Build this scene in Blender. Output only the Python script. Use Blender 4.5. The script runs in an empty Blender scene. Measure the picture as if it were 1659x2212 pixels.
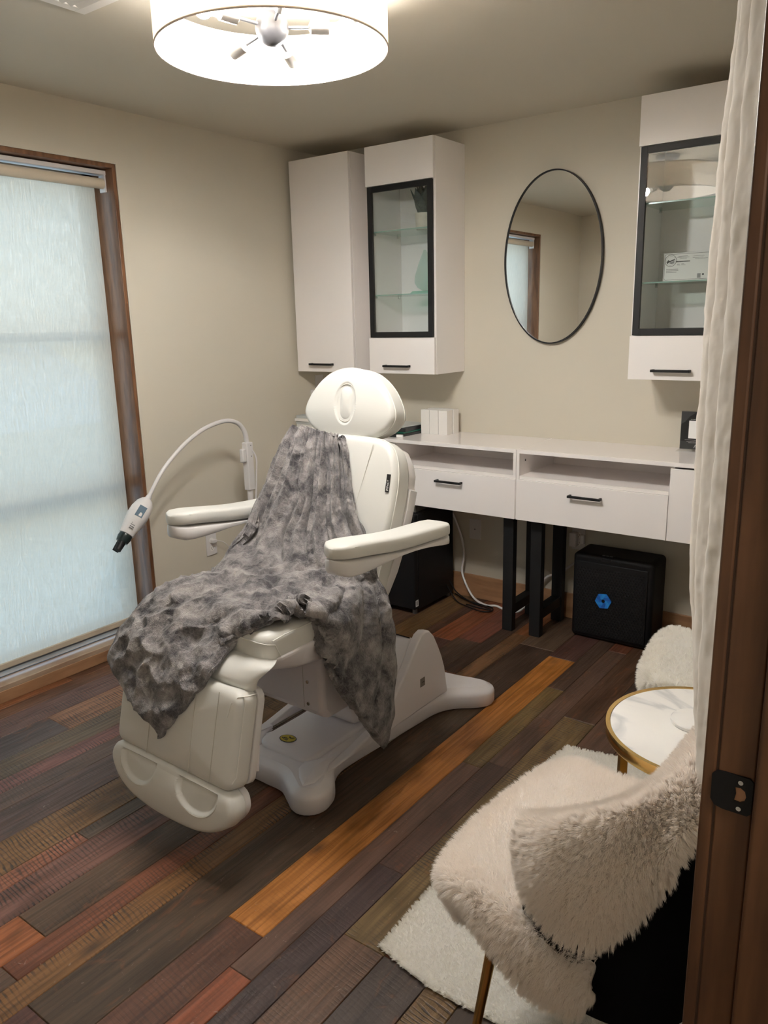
import bpy, bmesh, math, random
import numpy as np
from mathutils import Vector, Matrix, noise as mnoise
random.seed(7); RNG = np.random.default_rng(7)
PI = math.pi; R = math.radians
S = bpy.context.scene; COL = S.collection

# ---------------------------------------------------------------- camera, world, exposure
RW, RH = 2.93, 2.44            # room width (x) and height; back wall y=0, window wall x=0, front wall y=-3.8
CAM = (3.1127, -3.6529, 1.5239); YAW, PITCH, ROLL = 0.639, -0.2391, -0.0235
cf = Vector((-math.sin(YAW)*math.cos(PITCH), math.cos(YAW)*math.cos(PITCH), math.sin(PITCH)))
cr = Vector((math.cos(YAW), math.sin(YAW), 0)); cu_ = cr.cross(cf)
c_, s_ = math.cos(ROLL), math.sin(ROLL)
cr2 = c_*cr + s_*cu_; cu2 = -s_*cr + c_*cu_
cam = bpy.data.cameras.new('camera'); cam.sensor_fit = 'HORIZONTAL'; cam.sensor_width = 36
cam.lens = 1692.1/1659*36; cam.clip_start = .02
co = bpy.data.objects.new('camera', cam); COL.objects.link(co)
co.matrix_world = Matrix.Translation(CAM) @ Matrix((cr2, cu2, -cf)).transposed().to_4x4()
S.camera = co
S.view_settings.view_transform = 'Standard'; S.view_settings.look = 'None'
S.view_settings.gamma = 1; S.view_settings.use_curve_mapping = False
S.view_settings.exposure = 0.83
S.cycles.max_bounces = 16; S.cycles.diffuse_bounces = 10; S.cycles.transmission_bounces = 12; S.cycles.transparent_max_bounces = 24; S.cycles.glossy_bounces = 6
LAMP = 500.0        # bulb emission
SKY = 2.4
HALL_FILL = 42.0  # emission of the added fill lamp in the hall
W_ = bpy.data.worlds.new('world'); S.world = W_; W_.use_nodes = True
nt = W_.node_tree; nt.nodes.clear()
wo = nt.nodes.new('ShaderNodeOutputWorld'); bg = nt.nodes.new('ShaderNodeBackground')
tc = nt.nodes.new('ShaderNodeTexCoord'); sp = nt.nodes.new('ShaderNodeSeparateXYZ'); rp = nt.nodes.new('ShaderNodeValToRGB')
rp.color_ramp.elements[0].position = .47; rp.color_ramp.elements[0].color = (.50, .55, .50, 1)
rp.color_ramp.elements[1].position = .75; rp.color_ramp.elements[1].color = (.36, .60, .92, 1)
e = rp.color_ramp.elements.new(.53); e.color = (.72, .78, .75, 1)
mp = nt.nodes.new('ShaderNodeMapRange'); mp.inputs[1].default_value = -1; mp.inputs[2].default_value = 1
nt.links.new(tc.outputs['Generated'], sp.inputs[0]); nt.links.new(sp.outputs[2], mp.inputs[0])
nt.links.new(mp.outputs[0], rp.inputs[0]); nt.links.new(rp.outputs[0], bg.inputs[0])
bg.inputs[1].default_value = SKY; nt.links.new(bg.outputs[0], wo.inputs[0])

# ---------------------------------------------------------------- materials
MATS = {}
def mat(name, col=(.8,.8,.8), rough=.5, metal=0., sheen=0., spec=.5, coat=0., bump=None, var=None, emit=None, trans=None, ior=None):
    """bump=(scale, strength, distance, stretch)  var=(scale, dark colour, amount, stretch)"""
    if name in MATS: return MATS[name]
    m = bpy.data.materials.new(name); m.use_nodes = True; n = m.node_tree; b = n.nodes['Principled BSDF']
    b.inputs['Base Color'].default_value = (*col, 1); b.inputs['Roughness'].default_value = rough
    b.inputs['Metallic'].default_value = metal; b.inputs['Specular IOR Level'].default_value = spec
    if sheen: b.inputs['Sheen Weight'].default_value = sheen
    if coat: b.inputs['Coat Weight'].default_value = coat; b.inputs['Coat Roughness'].default_value = .08
    if trans: b.inputs['Transmission Weight'].default_value = trans
    if ior: b.inputs['IOR'].default_value = ior
    if emit:
        b.inputs['Emission Color'].default_value = (*emit[0], 1); b.inputs['Emission Strength'].default_value = emit[1]
    t = n.nodes.new('ShaderNodeTexCoord')
    def nz(scale, stretch, detail=4):
        mp = n.nodes.new('ShaderNodeMapping'); mp.inputs['Scale'].default_value = stretch or (1,1,1)
        n.links.new(t.outputs['Object'], mp.inputs[0])
        x = n.nodes.new('ShaderNodeTexNoise'); x.inputs['Scale'].default_value = scale; x.inputs['Detail'].default_value = detail
        n.links.new(mp.outputs[0], x.inputs['Vector']); return x
    if var:
        x = nz(var[0], var[3] if len(var) > 3 else None, 6)
        mx = n.nodes.new('ShaderNodeMix'); mx.data_type = 'RGBA'
        mx.inputs[6].default_value = (*col, 1); mx.inputs[7].default_value = (*var[1], 1)
        r = n.nodes.new('ShaderNodeMapRange'); r.inputs[1].default_value = .38; r.inputs[2].default_value = .65; r.inputs[4].default_value = var[2]
        n.links.new(x.outputs[0], r.inputs[0]); n.links.new(r.outputs[0], mx.inputs[0]); n.links.new(mx.outputs[2], b.inputs['Base Color'])
    if bump:
        x = nz(bump[0], bump[3] if len(bump) > 3 else None)
        bp = n.nodes.new('ShaderNodeBump'); bp.inputs['Strength'].default_value = bump[1]; bp.inputs['Distance'].default_value = bump[2]
        n.links.new(x.outputs[0], bp.inputs['Height']); n.links.new(bp.outputs[0], b.inputs['Normal'])
    MATS[name] = m; return m

M_WALL = mat('wall_paint', (.60,.56,.475), .55, bump=(9,.25,.004), spec=.3)
M_CEIL = mat('ceiling_paint', (.60,.56,.475), .5, bump=(7,.3,.004), spec=.3)
M_WOOD = mat('stained_trim_wood', (.20,.095,.045), .38, var=(5,(.09,.038,.017),.9,(9,9,1.2)), bump=(30,.15,.001,(4,4,.4)))
M_JAMB = mat('jamb_wood', (.155,.070,.032), .42, var=(4,(.070,.030,.014),.9,(9,9,.9)), bump=(30,.15,.001,(4,4,.4)))
M_BASEB = mat('baseboard_wood', (.36,.20,.105), .42, var=(4,(.21,.105,.05),.8,(1,1,6)), bump=(30,.15,.001,(1,1,6)))
M_CAB = mat('white_laminate', (.86,.825,.81), .32, spec=.45)
M_CABG = mat('gloss_white_laminate', (.90,.865,.86), .12, spec=.5)
M_CABIN = mat('cabinet_inside', (.76,.75,.74), .45)
M_BLK = mat('black_metal', (.010,.010,.011), .5, spec=.3)
M_BLKP = mat('black_plastic', (.006,.006,.007), .5, spec=.25)
M_VINYL = mat('white_vinyl', (.635,.63,.60), .42, bump=(260,.05,.0006), spec=.45)
M_PIPE = mat('vinyl_piping', (.70,.69,.65), .4)
M_STITCH = mat('stitch_groove', (.50,.48,.43), .7)
M_PLAS = mat('white_plastic', (.74,.715,.745), .30, spec=.45)
M_PLAS2 = mat('pale_plastic', (.68,.66,.66), .3)
M_CHROME = mat('chrome', (.7,.7,.7), .12, metal=1)
M_NICKEL = mat('brushed_nickel', (.62,.58,.53), .35, metal=1)
M_GREY = mat('grey_metal', (.18,.18,.19), .45, metal=.6)
M_GOLD = mat('brass', (.68,.46,.17), .22, metal=1)
M_VELVET = mat('black_velvet', (.004,.004,.005), .95, spec=.1)
M_WHITE = mat('white_card', (.82,.80,.77), .55)
M_PAPER = mat('white_paper', (.85,.84,.82), .7)
M_BLKCARD = mat('black_card', (.012,.012,.013), .3)
M_INK = mat('print_ink', (.05,.05,.05), .6)
M_INKL = mat('grey_print', (.30,.30,.30), .6)
M_WPRINT = mat('white_print', (.85,.85,.85), .5)
M_SCREEN = mat('blue_grey_screen', (.13,.19,.25), .15)
M_BULB = mat('frosted_bulb', (.9,.9,.9), .4, emit=((1,.97,.93), LAMP))
M_BULBN = mat('bulb_collar', (.9,.9,.9), .4, emit=((1,.93,.82), 1.2))
M_POT = mat('pale_pot', (.75,.70,.60), .35)
M_LEAF = mat('succulent_leaf', (.035,.05,.045), .55, var=(14,(.11,.14,.12),.8,(1,1,4)))
M_MIRROR = mat('mirror_silver', (.92,.93,.92), .0, metal=1)
M_GREEN = mat('green_folder', (.005,.09,.06), .4)
M_LIGHTGREY = mat('light_grey_cover', (.50,.53,.53), .45)

def glass(name, tint=(1,1,1), rough=0., ior=1.5):
    m = bpy.data.materials.new(name); m.use_nodes = True; n = m.node_tree; n.nodes.clear()
    o = n.nodes.new('ShaderNodeOutputMaterial'); t = n.nodes.new('ShaderNodeBsdfTransparent'); g = n.nodes.new('ShaderNodeBsdfGlossy')
    f = n.nodes.new('ShaderNodeFresnel'); f.inputs[0].default_value = ior; mx = n.nodes.new('ShaderNodeMixShader')
    t.inputs[0].default_value = (*tint, 1); g.inputs['Roughness'].default_value = rough
    ge = n.nodes.new('ShaderNodeNewGeometry'); fm = n.nodes.new('ShaderNodeMath'); fm.operation = 'SUBTRACT'; fm.use_clamp = True
    n.links.new(f.outputs[0], fm.inputs[0]); n.links.new(ge.outputs['Backfacing'], fm.inputs[1]); n.links.new(fm.outputs[0], mx.inputs[0]); n.links.new(t.outputs[0], mx.inputs[1]); n.links.new(g.outputs[0], mx.inputs[2]); n.links.new(mx.outputs[0], o.inputs[0])
    return m
M_GLASS = glass('clear_glass', (.97,.98,.98))
M_PANE = glass('tinted_door_glass', (.93,.95,.95), ior=1.75)
M_SHELFG = glass('green_edged_glass', (.90,.97,.94))
M_AWARD = glass('award_glass', (.80,.90,.86), .02, 1.7)
M_ACRYL = glass('clear_acrylic', (.95,.96,.97))

def thin(name, col, tr, diff=.4, alpha=0., rough=.8, bump=None, streak=None):
    """cloth that lets light through"""
    m = bpy.data.materials.new(name); m.use_nodes = True; n = m.node_tree; n.nodes.clear()
    o = n.nodes.new('ShaderNodeOutputMaterial'); d = n.nodes.new('ShaderNodeBsdfDiffuse'); t = n.nodes.new('ShaderNodeBsdfTranslucent')
    d.inputs[0].default_value = (*col, 1); t.inputs[0].default_value = (*tr, 1)
    mx = n.nodes.new('ShaderNodeMixShader'); mx.inputs[0].default_value = 1-diff
    n.links.new(d.outputs[0], mx.inputs[1]); n.links.new(t.outputs[0], mx.inputs[2]); out = mx.outputs[0]
    tcn = n.nodes.new('ShaderNodeTexCoord')
    if alpha:
        tp = n.nodes.new('ShaderNodeBsdfTransparent'); m2 = n.nodes.new('ShaderNodeMixShader'); m2.inputs[0].default_value = alpha
        n.links.new(out, m2.inputs[1]); n.links.new(tp.outputs[0], m2.inputs[2])
        if streak:
            mp = n.nodes.new('ShaderNodeMapping'); mp.inputs['Scale'].default_value = streak
            n.links.new(tcn.outputs['Object'], mp.inputs[0]); x = n.nodes.new('ShaderNodeTexNoise'); x.inputs['Scale'].default_value = 1; x.inputs['Detail'].default_value = 3
            n.links.new(mp.outputs[0], x.inputs['Vector']); r = n.nodes.new('ShaderNodeMapRange')
            r.inputs[1].default_value = .35; r.inputs[2].default_value = .72; r.inputs[3].default_value = alpha*.5; r.inputs[4].default_value = alpha*1.5
            n.links.new(x.outputs[0], r.inputs[0]); n.links.new(r.outputs[0], m2.inputs[0])
        out = m2.outputs[0]
    n.links.new(out, o.inputs[0])
    if bump:
        mp = n.nodes.new('ShaderNodeMapping'); mp.inputs['Scale'].default_value = bump[3] if len(bump) > 3 else (1,1,1)
        n.links.new(tcn.outputs['Object'], mp.inputs[0]); x = n.nodes.new('ShaderNodeTexNoise'); x.inputs['Scale'].default_value = bump[0]
        n.links.new(mp.outputs[0], x.inputs['Vector']); bp = n.nodes.new('ShaderNodeBump'); bp.inputs['Strength'].default_value = bump[1]; bp.inputs['Distance'].default_value = bump[2]
        n.links.new(x.outputs[0], bp.inputs['Height'])
        n.links.new(bp.outputs[0], d.inputs['Normal']); n.links.new(bp.outputs[0], t.inputs['Normal'])
    MATS[name] = m; return m
M_BLIND = thin('woven_roller_fabric', (.66,.65,.60), (.70,.65,.57), .36, .18, streak=(1,330,16))
M_CURT = thin('sheer_curtain_cloth', (.90,.87,.83), (.85,.82,.78), .60, bump=(26,.5,.006))
M_DRUM = thin('lamp_shade_linen', (.90,.84,.76), (.90,.80,.68), .45, bump=(60,.2,.001,(1,1,.1)))
M_FUR = thin('cream_fur_hair', (.985,.955,.925), (.98,.94,.905), .55)
M_FURW = thin('white_fur_hair', (.97,.96,.93), (.965,.95,.92), .55)

def marble():
    m = bpy.data.materials.new('white_marble'); m.use_nodes = True; n = m.node_tree; b = n.nodes['Principled BSDF']
    b.inputs['Roughness'].default_value = .08
    t = n.nodes.new('ShaderNodeTexCoord'); x = n.nodes.new('ShaderNodeTexNoise'); x.inputs['Scale'].default_value = 2.6; x.inputs['Detail'].default_value = 5; x.inputs['Distortion'].default_value = .9
    mp = n.nodes.new('ShaderNodeMapping'); mp.inputs['Scale'].default_value = (1,2.2,1); mp.inputs['Rotation'].default_value = (0,0,.9)
    n.links.new(t.outputs['Object'], mp.inputs[0]); n.links.new(mp.outputs[0], x.inputs['Vector'])
    r = n.nodes.new('ShaderNodeValToRGB'); el = r.color_ramp.elements
    el[0].position = .40; el[0].color = (.84,.83,.81,1); el[1].position = .66; el[1].color = (.86,.85,.83,1)
    for p_, c in ((.475,(.82,.81,.80,1)), (.53,(.60,.61,.62,1)), (.575,(.82,.81,.80,1))):
        q = el.new(p_); q.color = c
    n.links.new(x.outputs[0], r.inputs[0]); n.links.new(r.outputs[0], b.inputs['Base Color'])
    return m
M_MARBLE = marble()

def plank_mat():
    m = bpy.data.materials.new('reclaimed_plank_floor'); m.use_nodes = True; n = m.node_tree; b = n.nodes['Principled BSDF']; L = n.links.new
    def nd(t, **k):
        x = n.nodes.new(t)
        for a, v in k.items(): setattr(x, a, v)
        return x
    ac = nd('ShaderNodeAttribute', attribute_name='pc'); ao = nd('ShaderNodeAttribute', attribute_name='po')
    t = nd('ShaderNodeTexCoord'); add = nd('ShaderNodeVectorMath', operation='MULTIPLY_ADD')
    L(ao.outputs['Color'], add.inputs[0]); add.inputs[1].default_value = (17,23,5); L(t.outputs['Object'], add.inputs[2])
    def noise(scale, st, det=5, dist=0):
        mp = nd('ShaderNodeMapping'); mp.inputs['Scale'].default_value = st; L(add.outputs[0], mp.inputs[0])
        x = nd('ShaderNodeTexNoise'); x.inputs['Scale'].default_value = scale; x.inputs['Detail'].default_value = det; x.inputs['Distortion'].default_value = dist
        L(mp.outputs[0], x.inputs['Vector']); return x.outputs[0]
    def rng(v, a, b_, c=0, d=1):
        r = nd('ShaderNodeMapRange'); r.inputs[1].default_value = a; r.inputs[2].default_value = b_; r.inputs[3].default_value = c; r.inputs[4].default_value = d; L(v, r.inputs[0]); return r.outputs[0]
    def mixc(f, a, col=None, blend='MIX', fac=None):
        x = nd('ShaderNodeMix', data_type='RGBA', blend_type=blend)
        if f is not None: L(f, x.inputs[0])
        else: x.inputs[0].default_value = fac
        L(a, x.inputs[6])
        if isinstance(col, tuple): x.inputs[7].default_value = (*col, 1)
        else: L(col, x.inputs[7])
        return x.outputs[2]
    g = noise(1, (75,2.6,1), 7, .6); g2 = noise(1, (240,7,1), 4); pt = noise(1, (9,3.2,1), 5, .8); p2 = noise(1, (22,9,1), 5, 1.2)
    hsv = nd('ShaderNodeHueSaturation'); hsv.inputs['Saturation'].default_value = 1.1; hsv.inputs['Value'].default_value = .34; L(ac.outputs['Color'], hsv.inputs['Color'])
    c = mixc(rng(g, .40, .66, 0, .75), ac.outputs['Color'], hsv.outputs[0])
    c = mixc(rng(pt, .50, .72, 0, .8), c, hsv.outputs[0])
    red = nd('ShaderNodeMix', data_type='RGBA', blend_type='MIX'); L(rng(p2, .60, .74, 0, .40), red.inputs[0]); L(c, red.inputs[6]); red.inputs[7].default_value = (.21,.075,.028,1); c = red.outputs[2]
    # saw marks across the board
    mp = nd('ShaderNodeMapping'); mp.inputs['Scale'].default_value = (6,21,1); mp.inputs['Rotation'].default_value = (0,0,.42); L(add.outputs[0], mp.inputs[0])
    wv = nd('ShaderNodeTexWave', bands_direction='Y'); wv.inputs['Scale'].default_value = 1.3; wv.inputs['Distortion'].default_value = 9; wv.inputs['Detail'].default_value = 4; wv.inputs['Detail Scale'].default_value = .7
    L(mp.outputs[0], wv.inputs['Vector'])
    saw = nd('ShaderNodeMath', operation='MULTIPLY'); L(rng(wv.outputs['Fac'], .62, .95), saw.inputs[0])
    sm = nd('ShaderNodeMath', operation='MULTIPLY'); L(rng(noise(1, (14,4,1), 3), .38, .62), sm.inputs[0]); L(ac.outputs['Alpha'], sm.inputs[1]); L(sm.outputs[0], saw.inputs[1])
    c = mixc(saw.outputs[0], c, (.028,.02,.017))
    # pale scratches and flecks
    fl = noise(1, (55,38,1), 3, 2.0); c = mixc(rng(fl, .70, .76, 0, .45), c, (.30,.24,.20))
    L(c, b.inputs['Base Color'])
    kn = nd('ShaderNodeTexVoronoi'); kn.inputs['Scale'].default_value = 1; mk_ = nd('ShaderNodeMapping'); mk_.inputs['Scale'].default_value = (7,2.6,1); L(add.outputs[0], mk_.inputs[0]); L(mk_.outputs[0], kn.inputs['Vector'])
    c = mixc(rng(kn.outputs['Distance'], .14, .03, 0, .75), c, (.03,.018,.012))
    L(c, b.inputs['Base Color'])
    L(rng(g2, .3, .7, .34, .56), b.inputs['Roughness']); b.inputs['Specular IOR Level'].default_value = .32
    h = nd('ShaderNodeMath', operation='ADD'); L(g, h.inputs[0]); h2 = nd('ShaderNodeMath', operation='MULTIPLY'); L(saw.outputs[0], h2.inputs[0]); h2.inputs[1].default_value = -.6; L(h2.outputs[0], h.inputs[1])
    h3 = nd('ShaderNodeMath', operation='ADD'); L(h.outputs[0], h3.inputs[0]); L(p2, h3.inputs[1])
    bp = nd('ShaderNodeBump'); bp.inputs['Strength'].default_value = .55; bp.inputs['Distance'].default_value = .0025; L(h3.outputs[0], bp.inputs['Height']); L(bp.outputs[0], b.inputs['Normal'])
    return m
M_FLOOR = plank_mat()

def plush_mat():
    m = bpy.data.materials.new('grey_plush'); m.use_nodes = True; n = m.node_tree; b = n.nodes['Principled BSDF']; L = n.links.new
    t = n.nodes.new('ShaderNodeTexCoord')
    def nz(s, d, dist=0):
        x = n.nodes.new('ShaderNodeTexNoise'); x.inputs['Scale'].default_value = s; x.inputs['Detail'].default_value = d; x.inputs['Distortion'].default_value = dist; L(t.outputs['Object'], x.inputs['Vector']); return x.outputs[0]
    r = n.nodes.new('ShaderNodeValToRGB'); el = r.color_ramp.elements
    el[0].position = .33; el[0].color = (.07,.066,.072,1); el[1].position = .70; el[1].color = (.36,.335,.33,1)
    q = el.new(.50); q.color = (.20,.187,.19,1)
    a = nz(17, 8, .35); c = nz(110, 4, .8); mx = n.nodes.new('ShaderNodeMath'); mx.operation = 'MULTIPLY_ADD'; L(c, mx.inputs[0]); mx.inputs[1].default_value = .35
    vc = n.nodes.new('ShaderNodeTexVoronoi'); vc.inputs['Scale'].default_value = 42; L(t.outputs['Object'], vc.inputs['Vector']); vs = n.nodes.new('ShaderNodeSeparateColor'); L(vc.outputs['Color'], vs.inputs[0])
    va = n.nodes.new('ShaderNodeMath'); va.operation = 'MULTIPLY_ADD'; L(vs.outputs[0], va.inputs[0]); va.inputs[1].default_value = .10; va.inputs[2].default_value = -.05; vb = n.nodes.new('ShaderNodeMath'); L(va.outputs[0], vb.inputs[0]); L(a, vb.inputs[1])
    sb = n.nodes.new('ShaderNodeMath'); sb.operation = 'SUBTRACT'; L(vb.outputs[0], sb.inputs[0]); sb.inputs[1].default_value = .175; L(sb.outputs[0], mx.inputs[2])
    L(mx.outputs[0], r.inputs[0]); L(r.outputs[0], b.inputs['Base Color'])
    b.inputs['Roughness'].default_value = .85; b.inputs['Sheen Weight'].default_value = .25; b.inputs['Sheen Roughness'].default_value = .4; b.inputs['Specular IOR Level'].default_value = .2
    vo = n.nodes.new('ShaderNodeTexVoronoi'); vo.inputs['Scale'].default_value = 26; L(t.outputs['Object'], vo.inputs['Vector'])
    f = nz(210, 4, 1); h = n.nodes.new('ShaderNodeMath'); h.operation = 'MULTIPLY_ADD'; L(f, h.inputs[0]); h.inputs[1].default_value = .5; L(a, h.inputs[2])
    bp = n.nodes.new('ShaderNodeBump'); bp.inputs['Strength'].default_value = 1.0; bp.inputs['Distance'].default_value = .009; L(h.outputs[0], bp.inputs['Height']); L(bp.outputs[0], b.inputs['Normal'])
    return m
M_PLUSH = plush_mat()

# ---------------------------------------------------------------- building helpers
def tag(o, label=None, cat=None, group=None, kind=None):
    if label: o['label'] = label
    if cat: o['category'] = cat
    if group: o['group'] = group
    if kind: o['kind'] = kind
    return o
def thing(name, label, cat, loc=(0,0,0), rz=0, group=None, kind=None):
    o = bpy.data.objects.new(name, None); COL.objects.link(o); o.location = loc; o.rotation_euler = (0,0,rz)
    o.empty_display_size = .05
    return tag(o, label, cat, group, kind)
def link(name, me, m, parent=None, smooth=True, bevel=0, seg=3, loc=None, rot=None, sub=0, ang=40):
    o = bpy.data.objects.new(name, me); COL.objects.link(o)
    for q in (m if isinstance(m, (list, tuple)) else [m]): me.materials.append(q)
    if parent is not None: o.parent = parent
    if loc is not None: o.location = loc
    if rot is not None: o.rotation_euler = rot
    if smooth:
        me.polygons.foreach_set('use_smooth', [True]*len(me.polygons))
    if bevel:
        b = o.modifiers.new('bevel', 'BEVEL'); b.width = bevel; b.segments = seg; b.limit_method = 'ANGLE'; b.angle_limit = R(ang); b.harden_normals = False
    if sub:
        s = o.modifiers.new('sub', 'SUBSURF'); s.levels = sub; s.render_levels = sub
    if smooth and not sub:
        try: me.set_sharp_from_angle(angle=R(35))
        except Exception: pass
    return o
def mesh(name, V, F):
    me = bpy.data.meshes.new(name); me.from_pydata([tuple(v) for v in V], [], F); me.validate(); me.update(); return me
class MB:
    def __init__(s): s.V = []; s.F = []; s.mi = []
    def add(s, V, F, mi=0):
        k = len(s.V); s.V += [tuple(v) for v in V]; s.F += [tuple(i+k for i in f) for f in F]; s.mi += [mi]*len(F); return s
    def box(s, x0, x1, y0, y1, z0, z1, mi=0):
        V = [(x,y,z) for z in (z0,z1) for y in (y0,y1) for x in (x0,x1)]
        return s.add(V, [(0,2,3,1),(4,5,7,6),(0,1,5,4),(2,6,7,3),(0,4,6,2),(1,3,7,5)], mi)
    def tube(s, pts, r, n=12, cap=True, mi=0):
        P = [Vector(p) for p in pts]; rr = r if isinstance(r, (list,tuple)) else [r]*len(P)
        V = []; F = []; up = None
        for i, p in enumerate(P):
            d = (P[min(i+1,len(P)-1)] - P[max(i-1,0)]).normalized()
            if up is None: up = d.orthogonal().normalized()
            up = (up - d*up.dot(d)).normalized(); q = d.cross(up)
            V += [p + (up*math.cos(2*PI*k/n) + q*math.sin(2*PI*k/n))*rr[i] for k in range(n)]
        for i in range(len(P)-1):
            for k in range(n):
                a = i*n+k; b = i*n+(k+1)%n; F.append((a,b,b+n,a+n))
        if cap: F += [tuple(range(n-1,-1,-1)), tuple(range((len(P)-1)*n, len(P)*n))]
        return s.add(V, F, mi)
    def cyl(s, c, r, h, n=32, axis='z', r2=None, mi=0):
        c = Vector(c); d = {'x':Vector((1,0,0)),'y':Vector((0,1,0)),'z':Vector((0,0,1))}[axis]
        return s.tube([c, c+d*h], [r, r if r2 is None else r2], n, True, mi)
    def build(s, name, m, parent=None, **k):
        me = mesh(name, s.V, s.F)
        if isinstance(m, (list,tuple)) and len(me.polygons) == len(s.mi): me.polygons.foreach_set('material_index', s.mi)
        return link(name, me, m, parent, **k)
def box(name, m, parent, x0,x1,y0,y1,z0,z1, bevel=.0015, **k):
    return MB().box(x0,x1,y0,y1,z0,z1).build(name, m, parent, bevel=bevel, seg=2, **k)
def crom(P, n=8, closed=False):
    P = [Vector(p) for p in P]; L = len(P); out = []
    rng = range(L if closed else L-1)
    for i in rng:
        if closed: a,b,c,d = P[(i-1)%L],P[i],P[(i+1)%L],P[(i+2)%L]
        else: a,b,c,d = P[max(i-1,0)],P[i],P[i+1],P[min(i+2,L-1)]
        for k in range(n):
            t = k/n; out.append(.5*((2*b)+(c-a)*t+(2*a-5*b+4*c-d)*t*t+(3*b-a-3*c+d)*t**3))
    if not closed: out.append(P[-1])
    return out
def lathe(name, prof, m, parent=None, n=48, caps=True, **k):
    V = []; F = []
    for r, z in prof: V += [(r*math.cos(2*PI*i/n), r*math.sin(2*PI*i/n), z) for i in range(n)]
    for j in range(len(prof)-1):
        for i in range(n): F.append((j*n+i, j*n+(i+1)%n, (j+1)*n+(i+1)%n, (j+1)*n+i))
    if caps and prof[0][0] > 1e-5: F.append(tuple(range(n-1,-1,-1)))
    if caps and prof[-1][0] > 1e-5: F.append(tuple(range((len(prof)-1)*n, len(prof)*n)))
    return link(name, mesh(name, V, F), m, parent, **k)
def resample(P, n):
    P = [Vector((p[0],p[1])) for p in P]; L = [0]
    for i in range(len(P)): L.append(L[-1] + (P[(i+1)%len(P)]-P[i]).length)
    out = []; j = 0
    for k in range(n):
        t = L[-1]*k/n
        while L[j+1] < t: j += 1
        f = (t-L[j])/max(L[j+1]-L[j],1e-9); out.append(P[j].lerp(P[(j+1)%len(P)], f))
    return out
def rrect(x0,x1,y0,y1,r,n=8):
    out = []
    for cx,cy,a in ((x1-r,y1-r,0),(x0+r,y1-r,90),(x0+r,y0+r,180),(x1-r,y0+r,270)):
        out += [(cx+r*math.cos(R(a+90*i/n)), cy+r*math.sin(R(a+90*i/n))) for i in range(n+1)]
    return out
def pad(name, outline, depth, m, parent, r=.015, bulge=.008, loc=(0,0,0), rot=(0,0,0), N=96, rings=14, disp=None, rb=None, power=2.2):
    """an upholstered pad: outline in its own XY plane, front face toward +Z, sides back to -depth"""
    O = resample(outline, N); c = sum(O, Vector((0,0)))/N
    nrm = []
    for i in range(N):
        t = (O[(i+1)%N]-O[i-1]).normalized(); q = Vector((t.y,-t.x))
        if q.dot(O[i]-c) < 0: q = -q
        nrm.append(q)
    rb = r*.6 if rb is None else rb
    lv = [(rb*(1-math.cos(R(a))) if 0 else rb*(1-math.sin(R(a))), -depth+rb*(1-math.cos(R(a)))) for a in (0,30,60,90)]
    lv += [(r*(1-math.cos(R(a))), -r+r*math.sin(R(a))) for a in (0,22,45,67,90)]
    V = []; F = []
    for off, z in lv:
        for i in range(N): p = O[i]-nrm[i]*off; V.append([p.x,p.y,z])
    base = [Vector((v[0],v[1])) for v in V[-N:]]; nl = len(lv)
    for k in range(1, rings+1):
        f = 1-k/rings*(1 if k < rings else .985)
        for i in range(N): p = c+(base[i]-c)*f; V.append([p.x,p.y,bulge*(1-f**power)])
    T = nl+rings
    if disp:
        for v in V[(nl-1)*N:]: v[2] += disp(v[0], v[1])
    for j in range(T-1):
        for i in range(N): F.append((j*N+i, j*N+(i+1)%N, (j+1)*N+(i+1)%N, (j+1)*N+i))
    F.append(tuple(range(N-1,-1,-1))); F.append(tuple(range((T-1)*N, T*N)))
    return link(name, mesh(name, V, F), m, parent, loc=loc, rot=rot)
def curve2d(name, polys, m, parent, depth=.001, loc=(0,0,0), rot=(0,0,0), bevel=0):
    """flat shape (outer outline and holes) given thickness"""
    cu = bpy.data.curves.new(name, 'CURVE'); cu.dimensions = '2D'; cu.fill_mode = 'BOTH'; cu.extrude = depth/2; cu.bevel_depth = bevel
    for P in polys:
        s = cu.splines.new('POLY'); s.points.add(len(P)-1); s.use_cyclic_u = True
        for i, p in enumerate(P): s.points[i].co = (p[0],p[1],0,1)
    return _cv(name, cu, m, parent, loc, rot)
def _cv(name, cu, m, parent, loc, rot):
    o = bpy.data.objects.new(name, cu); COL.objects.link(o)
    me = bpy.data.meshes.new_from_object(o.evaluated_get(bpy.context.evaluated_depsgraph_get()))
    bpy.data.objects.remove(o); me.name = name; me.materials.clear()
    return link(name, me, m, parent, smooth=False, loc=loc, rot=rot)
def text(name, s, size, m, parent, loc, rot, depth=.0006, align='LEFT', bold=0):
    cu = bpy.data.curves.new(name, 'FONT'); cu.body = s; cu.size = size; cu.extrude = depth/2; cu.align_x = align; cu.offset = bold
    return _cv(name, cu, m, parent, loc, rot)
def sheet_pts(G, nu, nv):
    """bicubic surface through a grid of control points (rows x cols x 3) -> (nv, nu, 3) array"""
    G = np.array(G, float)
    def interp(A, n):       # along axis 0, Catmull-Rom
        m_ = A.shape[0]; t = np.linspace(0, m_-1, n); i = np.minimum(t.astype(int), m_-2); f = (t-i).reshape((-1,)+(1,)*(A.ndim-1))
        a = A[np.maximum(i-1,0)]; b = A[i]; c = A[i+1]; d = A[np.minimum(i+2,m_-1)]
        return .5*(2*b+(c-a)*f+(2*a-5*b+4*c-d)*f*f+(3*b-a-3*c+d)*f**3)
    X = interp(G, nv); X = interp(X.transpose(1,0,2), nu).transpose(1,0,2); return X
def grid_normals(X):
    du = np.gradient(X, axis=1); dv = np.gradient(X, axis=0); n = np.cross(du, dv); n /= np.linalg.norm(n, axis=2, keepdims=True)+1e-12; return n
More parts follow.
